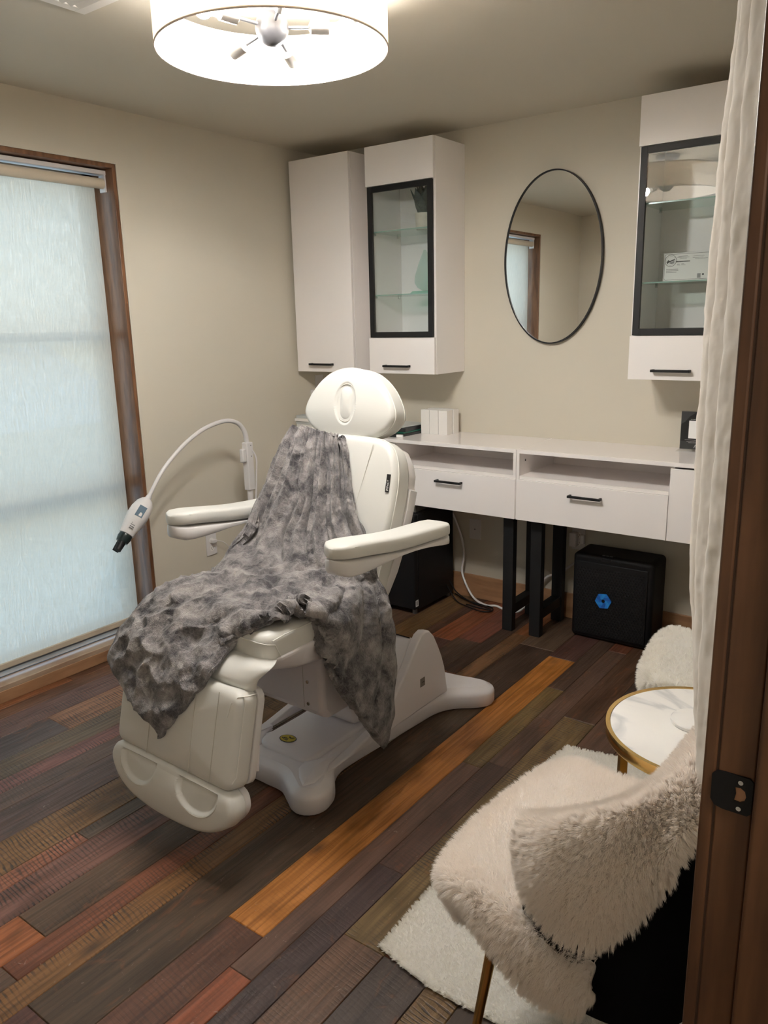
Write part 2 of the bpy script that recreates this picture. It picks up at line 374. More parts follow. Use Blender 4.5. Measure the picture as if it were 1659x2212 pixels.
def np_mesh(name, V, quads=None, tris=None):
    me = bpy.data.meshes.new(name); V = np.asarray(V, np.float32).reshape(-1,3)
    nq = 0 if quads is None else len(quads); ntr = 0 if tris is None else len(tris)
    loops = np.concatenate([a.ravel() for a in (quads, tris) if a is not None]).astype(np.int32)
    me.vertices.add(len(V)); me.vertices.foreach_set('co', V.ravel()); me.loops.add(len(loops)); me.loops.foreach_set('vertex_index', loops)
    me.polygons.add(nq+ntr); st = np.concatenate([np.arange(nq)*4, nq*4+np.arange(ntr)*3]).astype(np.int32)
    me.polygons.foreach_set('loop_start', st); me.update(calc_edges=True); return me
def grid_quads(nv, nu, off=0):
    i = np.arange(nv-1)[:,None]*nu+np.arange(nu-1)[None,:]; i = i.ravel()+off
    return np.stack([i, i+1, i+1+nu, i+nu], 1)
def vnoise(P, scale, seed=0, octv=1):
    out = np.empty(len(P)); o = Vector((seed*3.1, seed*7.7, seed*1.3))
    for i, p in enumerate(P): out[i] = mnoise.fractal(Vector(p)*scale+o, .6, 2.0, octv) if octv > 1 else mnoise.noise(Vector(p)*scale+o)
    return out
def sheet(name, X, thick, m, parent=None, extra=None, **k):
    """a two-sided cloth of real thickness from a grid of points; extra=(V,quads,tris) appended"""
    nv, nu = X.shape[:2]; n = grid_normals(X); A = X.reshape(-1,3); B = (X-n*thick).reshape(-1,3); K = nv*nu
    q1 = grid_quads(nv, nu); q2 = grid_quads(nv, nu, K)[:, ::-1]
    rim = np.concatenate([np.arange(nu), (np.arange(1,nv))*nu+nu-1, (nv-1)*nu+np.arange(nu-2,-1,-1), np.arange(nv-2,0,-1)*nu])
    r2 = np.roll(rim, -1); q3 = np.stack([rim+K, r2+K, r2, rim], 1)
    V = np.concatenate([A,B]); Q = np.concatenate([q1,q2,q3]); T = None
    if extra is not None:
        Q = np.concatenate([Q, extra[1]+len(V)]); T = extra[2]+len(V); V = np.concatenate([V, extra[0]])
    return link(name, np_mesh(name, V, Q, T), m, parent, **k)
def fur(X, N, length, width, lean=(0,0,-1), leanf=.6, clump=.012, curl=.25, seed=1, mask=None, edge=0, lenvar=.35, splay=.7):
    """N tapered hair ribbons rooted on the grid surface X, drawn into clumps and laid over by gravity"""
    g = np.random.default_rng(seed); nv, nu = X.shape[:2]; n = grid_normals(X)
    u = g.random(N)*(nu-1); v = g.random(N)*(nv-1)
    if edge:      # denser along the rim
        k = int(N*edge); side = g.integers(0,4,k)
        u[:k] = np.where(side==0, g.random(k)*.6, np.where(side==1, nu-1-g.random(k)*.6, u[:k])); v[:k] = np.where(side==2, g.random(k)*.6, np.where(side==3, nv-1-g.random(k)*.6, v[:k]))
    i = np.clip(v.astype(int),0,nv-2); j = np.clip(u.astype(int),0,nu-2); fv = (v-i)[:,None]; fu = (u-j)[:,None]
    def bl(A): return (A[i,j]*(1-fu)+A[i,j+1]*fu)*(1-fv)+(A[i+1,j]*(1-fu)+A[i+1,j+1]*fu)*fv
    P = bl(X); Nn = bl(n); Nn /= np.linalg.norm(Nn,axis=1,keepdims=True)
    # rim hairs splay outward
    ou = np.gradient(X, axis=1); ou /= np.linalg.norm(ou,axis=2,keepdims=True)+1e-9; ov = np.gradient(X, axis=0); ov /= np.linalg.norm(ov,axis=2,keepdims=True)+1e-9
    OU = bl(ou); OV = bl(ov); su = u/(nu-1); sv = v/(nv-1)
    eu = (np.clip((su-.93)/.07,0,1)-np.clip((.07-su)/.07,0,1))[:,None]; ev = (np.clip((sv-.93)/.07,0,1)-np.clip((.07-sv)/.07,0,1))[:,None]
    if mask is not None:
        keep = mask(P, su, sv, g); P, Nn, OU, OV, eu, ev = P[keep], Nn[keep], OU[keep], OV[keep], eu[keep], ev[keep]; N = len(P)
    # clumping: nearest of a jittered lattice
    cell = np.floor(P/clump); h = np.sin(cell@np.array([12.9898,78.233,37.719]))*43758.5453; h -= np.floor(h)
    h2 = np.sin(cell@np.array([39.346,11.135,83.155]))*24634.6345; h2 -= np.floor(h2); h3 = np.sin(cell@np.array([73.156,52.235,9.151]))*13758.5; h3 -= np.floor(h3)
    cdir = np.stack([h-.5,h2-.5,h3-.5],1)*2
    ctr = (cell+.5)*clump
    D = Nn + np.array(lean)*leanf*.5 + cdir*curl + (g.random((N,3))-.5)*.35 + splay*(OU*eu+OV*ev); D /= np.linalg.norm(D,axis=1,keepdims=True)
    Ln = length*(1-lenvar+2*lenvar*g.random(N))*(.85+.3*h); Ln = Ln[:,None]
    side = np.cross(D, g.random((N,3))-.5); side /= np.linalg.norm(side,axis=1,keepdims=True)+1e-9
    G = np.array(lean, float)*leanf; rows = []
    tipc = ctr + Nn*Ln*.8
    for t, wv_ in ((0,1),(.4,.9),(.75,.6)):
        c = P + D*Ln*t + G*Ln*t*t*.6 + cdir*Ln*.18*math.sin(t*3.0)
        c = c + (tipc-P-(D*Ln*.9))*(.22*t*t)
        rows += [c-side*width*wv_, c+side*width*wv_]
    t = 1.0; rows.append(P+D*Ln+G*Ln*.6+cdir*Ln*.10+(tipc-P-(D*Ln*.9))*.22)
    V = np.stack(rows,1).reshape(-1,3); b = np.arange(N)*7
    Q = np.concatenate([np.stack([b,b+1,b+3,b+2],1), np.stack([b+2,b+3,b+5,b+4],1)]); T = np.stack([b+4,b+5,b+6],1)
    return V, Q, T
def dup(root, loc, label, rz=None, group=None):
    def cp(o, par):
        c = o.copy(); COL.objects.link(c); c.parent = par
        for ch in o.children: cp(ch, c)
        return c
    c = cp(root, None); c.location = loc
    if rz is not None: c.rotation_euler = (0,0,rz)
    c['label'] = label
    if group: c['group'] = group
    return c
def struct(o): o['kind'] = 'structure'; return o

# ================================================================ THE SETTING
WT = .14
def wallbox(name, boxes, m):
    b = MB()
    for q in boxes: b.box(*q)
    return struct(b.build(name, m, smooth=False))
DY0, DY1, DZ = -3.67, -2.81, 2.06       # doorway in the right wall
WY0, WY1, WZ0, WZ1 = -2.937, -1.369, .072, 2.2165   # window opening
WX = -.20
wallbox('wall_back', [(-.3, 4.3, 0, .12, -.05, RH+.05)], M_WALL)
wl = MB(); wl.box(WX,0,WY1,0,0,RH); wl.box(WX,0,-3.8,WY0,0,RH); wl.box(WX,0,WY0,WY1,WZ1,RH); wl.box(WX,0,WY0,WY1,0,WZ0-.02)
struct(wl.build('wall_left', M_WALL, smooth=False))
wallbox('wall_right', [(RW,RW+WT,DY1,0,0,RH), (RW,RW+WT,-3.8,DY0,0,RH), (RW,RW+WT,DY0,DY1,DZ,RH)], M_WALL)
wallbox('wall_front', [(-.3, 4.3, -3.92, -3.8, -.05, RH+.05)], M_WALL)
wallbox('wall_hall', [(4.2, 4.32, -3.8, 0, 0, RH)], M_WALL)
wallbox('ceiling', [(-.3, 4.32, -3.92, .12, RH, RH+.1)], M_CEIL)

# floor of mixed-width reclaimed boards running front to back
XS = [-.02,.06,.142,.284,.446,.57,.648,.745,.897,1.05,1.112,1.24,1.37,1.445,1.53,1.706,1.834,1.91,1.998,2.125,2.26,2.35,2.49,2.60,2.73,2.86,3.0,3.13,3.3,3.45,3.6,3.75,3.9,4.05,4.2]
PC = dict(db=(.085,.045,.031), bk=(.058,.035,.026), rb=(.155,.062,.036), orr=(.40,.15,.042), yb=(.175,.093,.040), sl=(.088,.060,.047), sa=(.27,.115,.062), pk=(.18,.088,.062), br=(.115,.060,.038), rd=(.21,.068,.032), gr=(.125,.078,.050), og=(.27,.10,.038))
ROWS = {   # board boundaries from front to back and the kind of wood of each piece
 0: ([-3.8,-2.55,-1.9,0], ['og','og','rb']), 1: ([-3.8,-2.3,-1.2,0], ['br','rb','br']), 2: ([-3.8,-2.62,-1.3,0], ['db','gr','db']),
 3: ([-3.8,-2.16,-1.45,0], ['sl','sa','rb']), 4: ([-3.8,-1.9,-.7,0], ['gr','rb','db']), 5: ([-3.8,-2.0,-1.0,0], ['pk','sa','br']),
 6: ([-3.8,-1.7,0], ['sl','sl']), 7: ([-3.8,-1.9,-.8,0], ['sl','db','br']), 8: ([-3.8,-1.6,0], ['yb','yb']),
 9: ([-3.8,-2.52,-1.5,0], ['sa','gr','db']), 10: ([-3.8,-3.05,-1.8,-.6,0], ['br','pk','db','rd']), 11: ([-3.8,-2.817,-1.4,-.55,0], ['og','br','db','rb']),
 12: ([-3.8,-2.934,-1.7,-.9,0], ['br','rd','rb','bk']), 13: ([-3.8,-1.45,-.35,0], ['yb','yb','rd']), 14: ([-3.8,-2.958,-1.1,-.45,0], ['db','db','bk','br']),
 15: ([-3.8,-2.494,-.505,0], ['br','orr','db']), 16: ([-3.8,-2.609,-1.5,-.8,0], ['rd','br','yb','db']), 17: ([-3.8,-2.1,-1.45,-.3,0], ['bk','db','br','rb']),
 18: ([-3.8,-2.367,-1.0,0], ['br','yb','db']), 19: ([-3.8,-2.365,-1.75,-.85,0], ['bk','rb','db','bk'])}
def build_floor():
    V = []; F = []; col = []; off = []
    kinds = list(PC); g = random.Random(5)
    for k in range(len(XS)-1):
        x0, x1 = XS[k], XS[k+1]
        if k in ROWS: cuts, kd = ROWS[k]; cuts = list(cuts); cuts[0] = -3.82; cuts[-1] = .02
        else:
            cuts = [-3.82]; 
            while cuts[-1] < -.4: cuts.append(min(cuts[-1]+g.uniform(.6,1.5), .02))
            cuts[-1] = .02; kd = [g.choice(['db','bk','br','db','rb','br','yb']) for _ in cuts[1:]]
        for j in range(len(cuts)-1):
            y0, y1 = cuts[j], cuts[j+1]; b = len(V); e = .0007; d = .0016; h = g.uniform(-.0004,.0004)
            V += [(x0,y0,-.003),(x1,y0,-.003),(x1,y1,-.003),(x0,y1,-.003),(x0+e,y0+e,h-d),(x1-e,y0+e,h-d),(x1-e,y1-e,h-d),(x0+e,y1-e,h-d),(x0+e+d,y0+e+d,h),(x1-e-d,y0+e+d,h),(x1-e-d,y1-e-d,h),(x0+e+d,y1-e-d,h)]
            f = [(b+4,b+5,b+9,b+8),(b+5,b+6,b+10,b+9),(b+6,b+7,b+11,b+10),(b+7,b+4,b+8,b+11),(b+8,b+9,b+10,b+11),(b,b+1,b+5,b+4),(b+1,b+2,b+6,b+5),(b+2,b+3,b+7,b+6),(b+3,b,b+4,b+7)]
            F += f; c = [q*g.uniform(.88,1.12) for q in PC[kd[j]]]; saw = .95 if kd[j] in ('sa','yb','gr','pk') else g.choice([0,.15,.5,.35])
            if kd[j] == 'orr': saw = .12
            o = (g.random(), g.random(), g.random(), 1)
            for q in f: col += [(*c, saw)]*len(q); off += [o]*len(q)
    me = bpy.data.meshes.new('floor'); me.from_pydata(V, [], F)
    for nm, dat in (('pc', col), ('po', off)):
        a = me.color_attributes.new(nm, 'FLOAT_COLOR', 'CORNER'); a.data.foreach_set('color', np.array(dat, np.float32).ravel())
    me.update(); return struct(link('floor', me, M_FLOOR, smooth=False))
build_floor()

# baseboards
struct(MB().box(.0,RW,-.014,0,0,.134).build('baseboard_back', M_BASEB, bevel=.003, smooth=False))
bl_ = MB(); bl_.box(0,.014,WY1+.02,0,0,.134); bl_.box(0,.014,-3.8,WY0-.02,0,.134); struct(bl_.build('baseboard_left', M_BASEB, bevel=.003, smooth=False))
struct(MB().box(RW-.014,RW,DY1+.07,-.014,0,.134).build('baseboard_right', M_BASEB, bevel=.003, smooth=False))

# window: wood-lined recess, frame with bars, glass
win = thing('window_1', None, None, (0,0,0), kind='structure')
b = MB(); t = .018
b.box(WX,-.004,WY1-t,WY1,WZ0,WZ1); b.box(WX,-.004,WY0,WY0+t,WZ0,WZ1); b.box(WX,-.004,WY0+t,WY1-t,WZ1-t,WZ1)
b.build('jamb_lining', M_WOOD, win, bevel=.002)
MB().box(WX,.012,WY0+.001,WY1-.001,WZ0-.028,WZ0+.002).build('sill', mat('sill_wood', (.40,.30,.22), .18, var=(5,(.26,.16,.10),.7,(1,1,6)), spec=.6), win, bevel=.003)
MB().box(.0005,.014,WY0-.02,WY1+.02,0,WZ0-.02).build('sill_apron', M_BASEB, win, bevel=.002)
b = MB(); fw = .055; fx0, fx1 = WX-.005, WX+.045
b.box(fx0,fx1,WY1-t-fw,WY1-t,WZ0,WZ1-t); b.box(fx0,fx1,WY0+t,WY0+t+fw,WZ0,WZ1-t); b.box(fx0,fx1,WY0+t,WY1-t,WZ1-t-fw,WZ1-t); b.box(fx0,fx1,WY0+t,WY1-t,WZ0,WZ0+.05)
b.box(fx0,fx1,WY0+t,WY1-t,1.49-.02,1.49+.02); b.box(fx0,fx1,WY0+t,WY1-t,.78-.03,.78+.03)
b.build('window_frame', mat('pale_window_frame', (.34,.27,.20), .4), win, bevel=.003)
MB().box(WX+.018,WX+.022,WY0+.05,WY1-.05,WZ0+.03,WZ1-.05).build('pane', M_GLASS, win, smooth=False)
b = MB(); b.box(-.135,-.131,WY0+t,WY1-t,WZ0+.003,WZ0+.011); b.box(-.075,-.072,WY0+t,WY1-t,WZ0+.003,WZ0+.0065); b.build('screen_track', M_GREY, win, smooth=False)
b = MB(); 
for s in (1,): b.box(-.004,.0015,WY1-.001,WY1+.006,WZ0,WZ1+.006); b.box(-.004,.0015,WY0-.006,WY1+.006,WZ1-.001,WZ1+.006)
b.build('corner_bead', M_WALL, win, bevel=.002)

# roller blind
bx = -.09
rb_ = thing('roller_blind', 'cream woven roller blind drawn down over the tall window', 'blind', (bx,(WY0+WY1)/2,WZ0+.03), group=None)
hw = (WY1-WY0)/2-.056; H0 = 2.135-(WZ0+.03)
nu_, nv_ = 60, 80; yy = np.linspace(-hw,hw,nu_); zz = np.linspace(.02,H0,nv_); Y_, Z_ = np.meshgrid(yy,zz)
X_ = np.stack([.0015*np.sin(Y_*9+Z_*2)+.001*np.sin(Z_*5), Y_, Z_], 2)
sheet('fabric', X_, .0006, M_BLIND, rb_, smooth=True)
box('hem_bar', mat('blind_hem', (.50,.44,.35), .6), rb_, -.008,.008,-hw,hw,-.002,.026, bevel=.004)
MB().cyl((.016,-hw-.03,H0+.006), .022, 2*hw+.06, 28, 'y').build('roller_tube', mat('blind_tube_cloth', (.62,.54,.43), .7), rb_)
box('bracket', M_PLAS2, rb_, -.01,.035,-hw-.040,-hw-.032,H0-.03,H0+.045, bevel=.003); box('bracket', M_PLAS2, rb_, -.01,.035,hw+.032,hw+.040,H0-.03,H0+.045, bevel=.003)
box('head_rail', M_PLAS2, rb_, -.012,.038,-hw-.038,hw+.038,H0+.040,H0+.058)

# what lies outside: snowy ground and low buildings
tag(MB().box(-60,-1.2,-50,46,-3.3,-3.1).build('snowy_ground', mat('snow', (.80,.76,.66), .8, bump=(.3,.6,.3)), smooth=False), None, None, kind='structure')
def house(x, y, w, d, h, lab):
    t_ = thing('distant_house', lab, 'house', (x,y,-3.1), group=None)
    MB().box(-d/2,d/2,-w/2,w/2,0,h).build('house_wall', mat('house_siding', (.42,.38,.33), .8), t_, smooth=False)
    MB().add([(-d/2-.3,-w/2-.3,h),(d/2+.3,-w/2-.3,h),(d/2+.3,w/2+.3,h),(-d/2-.3,w/2+.3,h),(0,-w/2-.3,h+1.6),(0,w/2+.3,h+1.6)], [(0,3,2,1),(0,1,4),(1,2,5,4),(2,3,5),(3,0,4,5)]).build('house_roof', mat('snowy_roof', (.66,.70,.74), .8), t_, smooth=False)
house(-16, 3, 9, 7, 2.6, 'dim house with snowy roof seen faintly through the window blind')

# doorway lining at the right edge of the picture
dr = thing('door_1', None, None, (0,0,0), kind='structure')
b = MB(); b.box(RW-.004,RW+.0105,DY1-.002,DY1+.055,0,DZ+.05); b.build('casing', M_JAMB, dr, bevel=.003)
MB().box(RW+.0125,RW+.0505,DY1-.002,DY1+.02,0,DZ).build('jamb_board', M_JAMB, dr, bevel=.002)
MB().box(RW+.002,RW+.14,DY1-.0006,DY1+.05,0,DZ).build('jamb_backing', mat('groove_wood', (.05,.022,.010), .6), dr, smooth=False)
MB().box(RW+.0525,RW+.15,DY1-.016,DY1+.02,0,DZ).build('door_stop', M_JAMB, dr, bevel=.004)
b = MB(); b.box(RW-.012,RW+WT+.012,DY0-.02,DY0,0,DZ); b.box(RW-.012,RW+WT+.012,DY0,DY1-.017,DZ-.02,DZ); b.build('head_jamb', M_JAMB, dr, smooth=False)
sk = curve2d('strike_plate', [[(-.030,.022),(-.024,.029),(-.014,.030),(.021,.030),(.026,.025),(.026,-.025),(.021,-.030),(-.012,-.030),(-.024,-.027),(-.030,-.018)],
     [(.002,.011),(.010,.012),(.016,.008),(.018,0),(.016,-.008),(.010,-.012),(.002,-.011),(.004,0)]], M_BLK, dr, .0025, (RW+.0300,DY1-.0035,1.009), (R(90),0,0)); sk.scale = (.76,.76,1)
MB().box(RW+.0315,RW+.0445,DY1-.0023,DY1-.0021,.999,.1019+.9171).build('latch_hole', mat('bare_wood', (.42,.22,.12), .6), dr, smooth=False)
for dz in (.021,-.021):
    MB().cyl((.0095,-dz,0), .0035, .0028, 20).build('screw', M_CHROME, sk)

# ================================================================ CEILING FIXTURES
v = thing('ceiling_vent', 'white louvred ceiling air vent at the left above the window side', 'vent', (1.015,-2.215,RH))
b = MB(); b.box(-.16,.16,-.16,-.125,-.008,0); b.box(-.16,.16,.125,.16,-.008,0); b.box(-.16,-.125,-.125,.125,-.008,0); b.box(.125,.16,-.125,.125,-.008,0); b.build('frame', M_WHITE, v, bevel=.002)
for k in range(9):
    y = -.112+k*.028; MB().add([(-.125,y-.011,-.001),(.125,y-.011,-.001),(.125,y+.008,-.012),(-.125,y+.008,-.012),(-.125,y-.009,0.0),(.125,y-.009,0.0),(.125,y+.010,-.011),(-.125,y+.010,-.011)], [(0,1,2,3),(7,6,5,4),(0,4,5,1),(2,6,7,3),(1,5,6,2),(3,7,4,0)]).build('louvre', M_WHITE, v, smooth=False)

LX, LY = 1.525, -1.96
lamp = thing('ceiling_lamp', 'large white drum ceiling lamp with bare bulbs round a grey ball', 'lamp', (LX,LY,RH))
lathe('canopy', [(.001,-.001),(.065,-.001),(.068,-.006),(.066,-.022),(.06,-.026),(.001,-.026)], M_GREY, lamp)
MB().cyl((0,0,-.13), .006, .105, 16).build('stem', M_GREY, lamp)
hub = lathe('hub_ball', [(.044*math.sin(a), -.16-.044*math.cos(a)) for a in np.linspace(0.001,PI-.001,24)], mat('satin_grey_ball', (.055,.055,.06), .42, metal=.2), lamp)
Rs = .305
sh = lathe('lamp_shade', [(Rs,-.215),(Rs,-.085),(Rs-.002,-.085),(Rs-.002,-.215),(Rs,-.215)], M_DRUM, lamp, n=128, caps=False)
b = MB()
for z_ in (-.215,-.085): b.tube([( (Rs-.001)*math.cos(a), (Rs-.001)*math.sin(a), z_) for a in np.linspace(0,2*PI,97)], .0028, 8, False)
b.build('shade_rim', mat('shade_trim', (.75,.65,.58), .6), lamp)
b = MB()
for k in range(3):
    a = 2*PI*k/3+.3; b.tube([(.0,0,-.095),(Rs*math.cos(a),Rs*math.sin(a),-.087)], .0018, 8)
b.build('shade_spider', M_NICKEL, lamp)
for k, (a, tl) in enumerate(((40,0),(110,-.30),(182,-.22),(254,.05),(326,.15))):
    d = Vector((math.cos(R(a))*math.cos(tl), math.sin(R(a))*math.cos(tl), math.sin(tl))); c = Vector((0,0,-.16))
    arm = MB().tube([c+d*.04, c+d*.10], .0045, 12).build('lamp_arm', M_GREY, lamp)
    MB().tube([c+d*.095,c+d*.099,c+d*.103,c+d*.150,c+d*.151], [.004,.012,.0175,.0175,.015], 24).build('socket', M_NICKEL, lamp)
    MB().tube([c+d*.151,c+d*.168,c+d*.176], [.0125,.0125,.015], 20).build('bulb_neck', M_BULBN, lamp)
    MB().tube([c+d*.176+d*(.022*(1-math.cos(q))) for q in np.linspace(.35,PI-.05,12)], [.0245*math.sin(q) for q in np.linspace(.65,PI-.05,12)], 16).build('bulb', M_BULB, lamp)

hl = thing('hall_fill_lamp', 'unseen round fill lamp added on the hall ceiling outside the doorway', 'lamp', (3.62,-3.10,RH))  # added out of view to brighten fur and pads facing the doorway
lathe('lamp_base', [(.001,0),(.155,0),(.155,-.022),(.148,-.026)], M_WHITE, hl, caps=False)
lathe('diffuser', [(.001,-.050),(.07,-.047),(.12,-.038),(.147,-.026)], mat('hall_fill_diffuser', (.9,.9,.9), .4, emit=((1,.94,.86), HALL_FILL)), hl, caps=False)

# ================================================================ WALL CABINETS
ZB, ZT, YC = 1.2558, 2.3677, -.2929
def handle(parent, x0, x1, z, y):
    b = MB(); b.box(x0,x1,y-.030,y-.020,z-.0055,z+.0055); b.box(x0+.001,x0+.011,y-.0205,y,z-.0055,z+.0055); b.box(x1-.011,x1-.001,y-.0205,y,z-.0055,z+.0055)
    return b.build('handle', M_BLK, parent, bevel=.0015, seg=2)
W_C = .409
def carcass(c, open_=False):
    b = MB(); y0 = YC+.019; h = ZT-ZB
    b.box(0,.016,y0,-.001,0,h); b.box(W_C-.016,W_C,y0,-.001,0,h); b.box(.016,W_C-.016,y0,-.001,0,.016); b.box(.016,W_C-.016,y0,-.001,h-.016,h); b.box(.016,W_C-.016,-.008,-.001,.016,h-.016)
    return b.build('carcass', M_CAB, c, smooth=False)
def solid_cabinet(x, lab):
    c = thing('wall_cabinet', lab, 'cabinet', (x,0,ZB), group='white wall cabinets')
    carcass(c); d = box('door', M_CAB, c, .001,W_C-.001,YC,YC+.017,.001,ZT-ZB-.001, bevel=.001)
    handle(d, .107,.267,.043,YC); return c
def glass_cabinet(x, lab, items=None):
    c = thing('display_cabinet', lab, 'cabinet', (x,0,ZB), group='white wall cabinets')
    carcass(c); h = ZT-ZB; z0, z1 = 1.441-ZB, 2.178-ZB
    d = box('lower_door', M_CAB, c, .001,W_C-.001,YC,YC+.017,.001,z0-.003, bevel=.001)
    handle(d, .104,.264,.040,YC)
    box('upper_panel', M_CAB, c, .001,W_C-.001,YC,YC+.017,z1+.003,h-.001, bevel=.001)
    f = MB(); w = .027; f.box(.010,.010+w,YC,YC+.016,z0,z1); f.box(W_C-.010-w,W_C-.010,YC,YC+.016,z0,z1); f.box(.010+w,W_C-.010-w,YC,YC+.016,z0,z0+w); f.box(.010+w,W_C-.010-w,YC,YC+.016,z1-w,z1)
    g = f.build('glass_door', M_BLK, c, bevel=.0008, seg=1)
    MB().box(.014,W_C-.014,YC+.0025,YC+.0060,z0+.004,z1-.004).build('glass_pane', M_PANE, g, smooth=False)
    for z in (1.654-ZB, 1.965-ZB):
        s_ = MB().box(.017,W_C-.017,YC+.025,-.010,z-.004,z+.002).build('shelf', M_SHELFG, c, smooth=False)
        b = MB(); b.box(.018,W_C-.018,YC+.0235,YC+.025,z-.004,z+.002); b.build('shelf_edge', mat('green_glass_edge', (.28,.42,.36), .2), s_, smooth=False)
        for xx in (.021,W_C-.021):
            for yy_ in (YC+.045,-.04): MB().cyl((xx-.005,yy_,z-.010), .006, .010, 12, 'x').build('shelf_pin', M_CHROME, s_)
    box('bottom_shelf', M_CABIN, c, .016,W_C-.016,YC+.02,-.008,z0-.012,z0+.002, bevel=0)
    return c
solid_cabinet(.030, 'plain white tall wall cabinet in the corner, leftmost of the cabinets')
glass_cabinet(.5446, 'white wall cabinet with black framed glass door left of the oval mirror')
glass_cabinet(1.9348, 'white wall cabinet with black framed glass door right of the oval mirror')
solid_cabinet(RW-.030-W_C, 'plain white wall cabinet at the right behind the curtain')

# things in the left glass cabinet
p = thing('potted_succulent', 'dark grey-green succulent in a pale pot behind the cabinet glass', 'plant', (.5446+.262,-.15,1.968))
lathe('pot', [(.001,0),(.040,0),(.043,.004),(.047,.075),(.047,.078),(.042,.078),(.041,.066),(.001,.064)], M_POT, p)
k = 0
for ring, n, tilt, L_, wd in ((0,4,.10,.155,.030),(1,6,.36,.165,.034),(2,7,.62,.150,.034)):
    for j in range(n):
        a = 2*PI*j/n+ring*.5; V = []; F = []; NS = 10
        for i in range(NS+1):
            s = i/NS; rad = .006+L_*(math.sin(tilt)*s*(1-.45*s*(ring>0))+ (.10*s*s)*(ring>1)); zz_ = .060+L_*math.cos(tilt*.8)*s
            w = wd*math.sin(PI*min(1,(s*.78+.2)))**.8*(1-s**6)+.0006
            for q in (-1,-.5,0,.5,1):
                cup = .010*(q*q)*math.sin(PI*s)
                rr_ = rad-cup*.8; tx = q*w
                V.append((rr_*math.cos(a)-tx*math.sin(a), rr_*math.sin(a)+tx*math.cos(a), zz_+cup*.3))
        for i in range(NS):
            for q in range(4): F.append((i*5+q,i*5+q+1,i*5+q+6,i*5+q+5))
        o = link('leaf', mesh('leaf',V,F), M_LEAF, p); so = o.modifiers.new('s','SOLIDIFY'); so.thickness = .0035; k += 1
a_ = thing('glass_award', 'clear faceted teardrop glass award behind the cabinet glass', 'award', (.5446+.262,-.150,1.656))
tp = [(-.006,.014),(.016,.014),(.055,.045),(.062,.075),(.056,.105),(.028,.165),(.002,.215),(-.030,.150),(-.055,.085),(-.056,.055),(-.040,.032)]
V = []; n = len(tp)
V += [(x,-.012,z) for x,z in tp]+[(x,.012,z) for x,z in tp]
cx_ = sum(q[0] for q in tp)/n; cz_ = .09
V += [(cx_+(x-cx_)*.72,-.021,cz_+(z-cz_)*.72) for x,z in tp]+[(cx_+(x-cx_)*.72,.021,cz_+(z-cz_)*.72) for x,z in tp]
F = [tuple(range(2*n,3*n)), tuple(range(4*n-1,3*n-1,-1))]
for i in range(n):
    j = (i+1)%n; F += [(i,j,n+j,n+i)[::-1], (i,j,2*n+j,2*n+i), (n+i,3*n+i,3*n+j,n+j)]
link('drop', mesh('drop',V,F), M_AWARD, a_, smooth=False)
MB().add([(-.075,-.035,0),(.075,-.035,0),(.075,.035,0),(-.075,.035,0),(-.062,-.024,.014),(.062,-.024,.014),(.062,.024,.014),(-.062,.024,.014)], [(0,3,2,1),(4,5,6,7),(0,1,5,4),(1,2,6,5),(2,3,7,6),(3,0,4,7)]).build('award_base', glass('award_base_glass', (.62,.85,.76), .02, 1.5), a_, smooth=False)

# things in the right glass cabinet
def lines(parent, rows, m):
    b = MB()
    for x0, x1, z, h in rows:
        x = x0
        while x < x1:
            w = random.uniform(.002,.006); b.box(x,min(x+w,x1),-.0008,-.0002,z,z+h); x += w+.0009
    return b.build('print_line', m, parent, smooth=False)
X3 = 1.9348
lic = thing('licence_stand', 'clear acrylic stand holding a white printed licence behind the right cabinet glass', 'sign', (X3+.083,-.155,1.656), rz=0)
MB().box(-.02,.235,.0022,.0052,0,.118).build('acrylic_back', M_ACRYL, lic, smooth=False)
for x in (-.010,.225):
    for z in (.012,.106): MB().cyl((x,-.001,z), .0018, .004, 12, 'y').build('stud', M_WHITE, lic)
card = MB().box(0,.215,0,.0016,.004,.116).build('licence_card', M_PAPER, lic, smooth=False)
def frame_poly(x0,x1,z0,z1,r,w): return [rrect(x0,x1,z0,z1,r,5), rrect(x0+w,x1-w,z0+w,z1-w,r-w,5)]
curve2d('border', frame_poly(.004,.211,.008,.112,.008,.0012), M_INK, card, .0004, (0,-.0004,0), (R(90),0,0))
cp_ = lambda r, n=40: [(r*math.cos(2*PI*i/n), r*math.sin(2*PI*i/n)) for i in range(n)]
seal = curve2d('seal', [cp_(.024), cp_(.0225)], M_INK, card, .0004, (.029,-.0004,.086), (R(90),0,0))
curve2d('seal_ring', [cp_(.0185), cp_(.0178)], M_INKL, seal, .0004, (0,0,0))
curve2d('seal_picture', [[(-.015,-.002),(-.010,.004),(-.004,-.001),(.004,.003),(.016,.006),(.016,.002),(.002,-.003),(-.006,-.006),(-.013,-.012),(-.017,-.006)]], M_INK, seal, .0004)
curve2d('seal_field', [[(-.002,-.005),(.015,-.001),(.014,-.010),(.004,-.013),(-.006,-.010)]], M_INKL, seal, .0004)
lines(card, [(.060,.098,.101,.0022),(.056,.104,.0965,.0018),(.066,.094,.0925,.0018),(.120,.165,.099,.0014),(.118,.160,.0925,.0018),(.128,.178,.0885,.0016)], M_INKL)
lines(card, [(.050,.108,.079,.0042)], M_INK); lines(card, [(.056,.066,.0705,.0018),(.056,.068,.0665,.0018),(.073,.084,.0705,.0018),(.073,.090,.0665,.0018)], M_INKL)
lines(card, [(.012,.062,.050,.0024),(.012,.062,.044,.0024),(.012,.055,.038,.0024)], M_INKL)
MB().box(.140,.154,-.0008,-.0002,.012,.030).build('grey_patch', M_INKL, card, smooth=False)
curve2d('badge', [cp_(.004,20)], M_INK, card, .0004, (.163,-.0004,.026), (R(90),0,0))
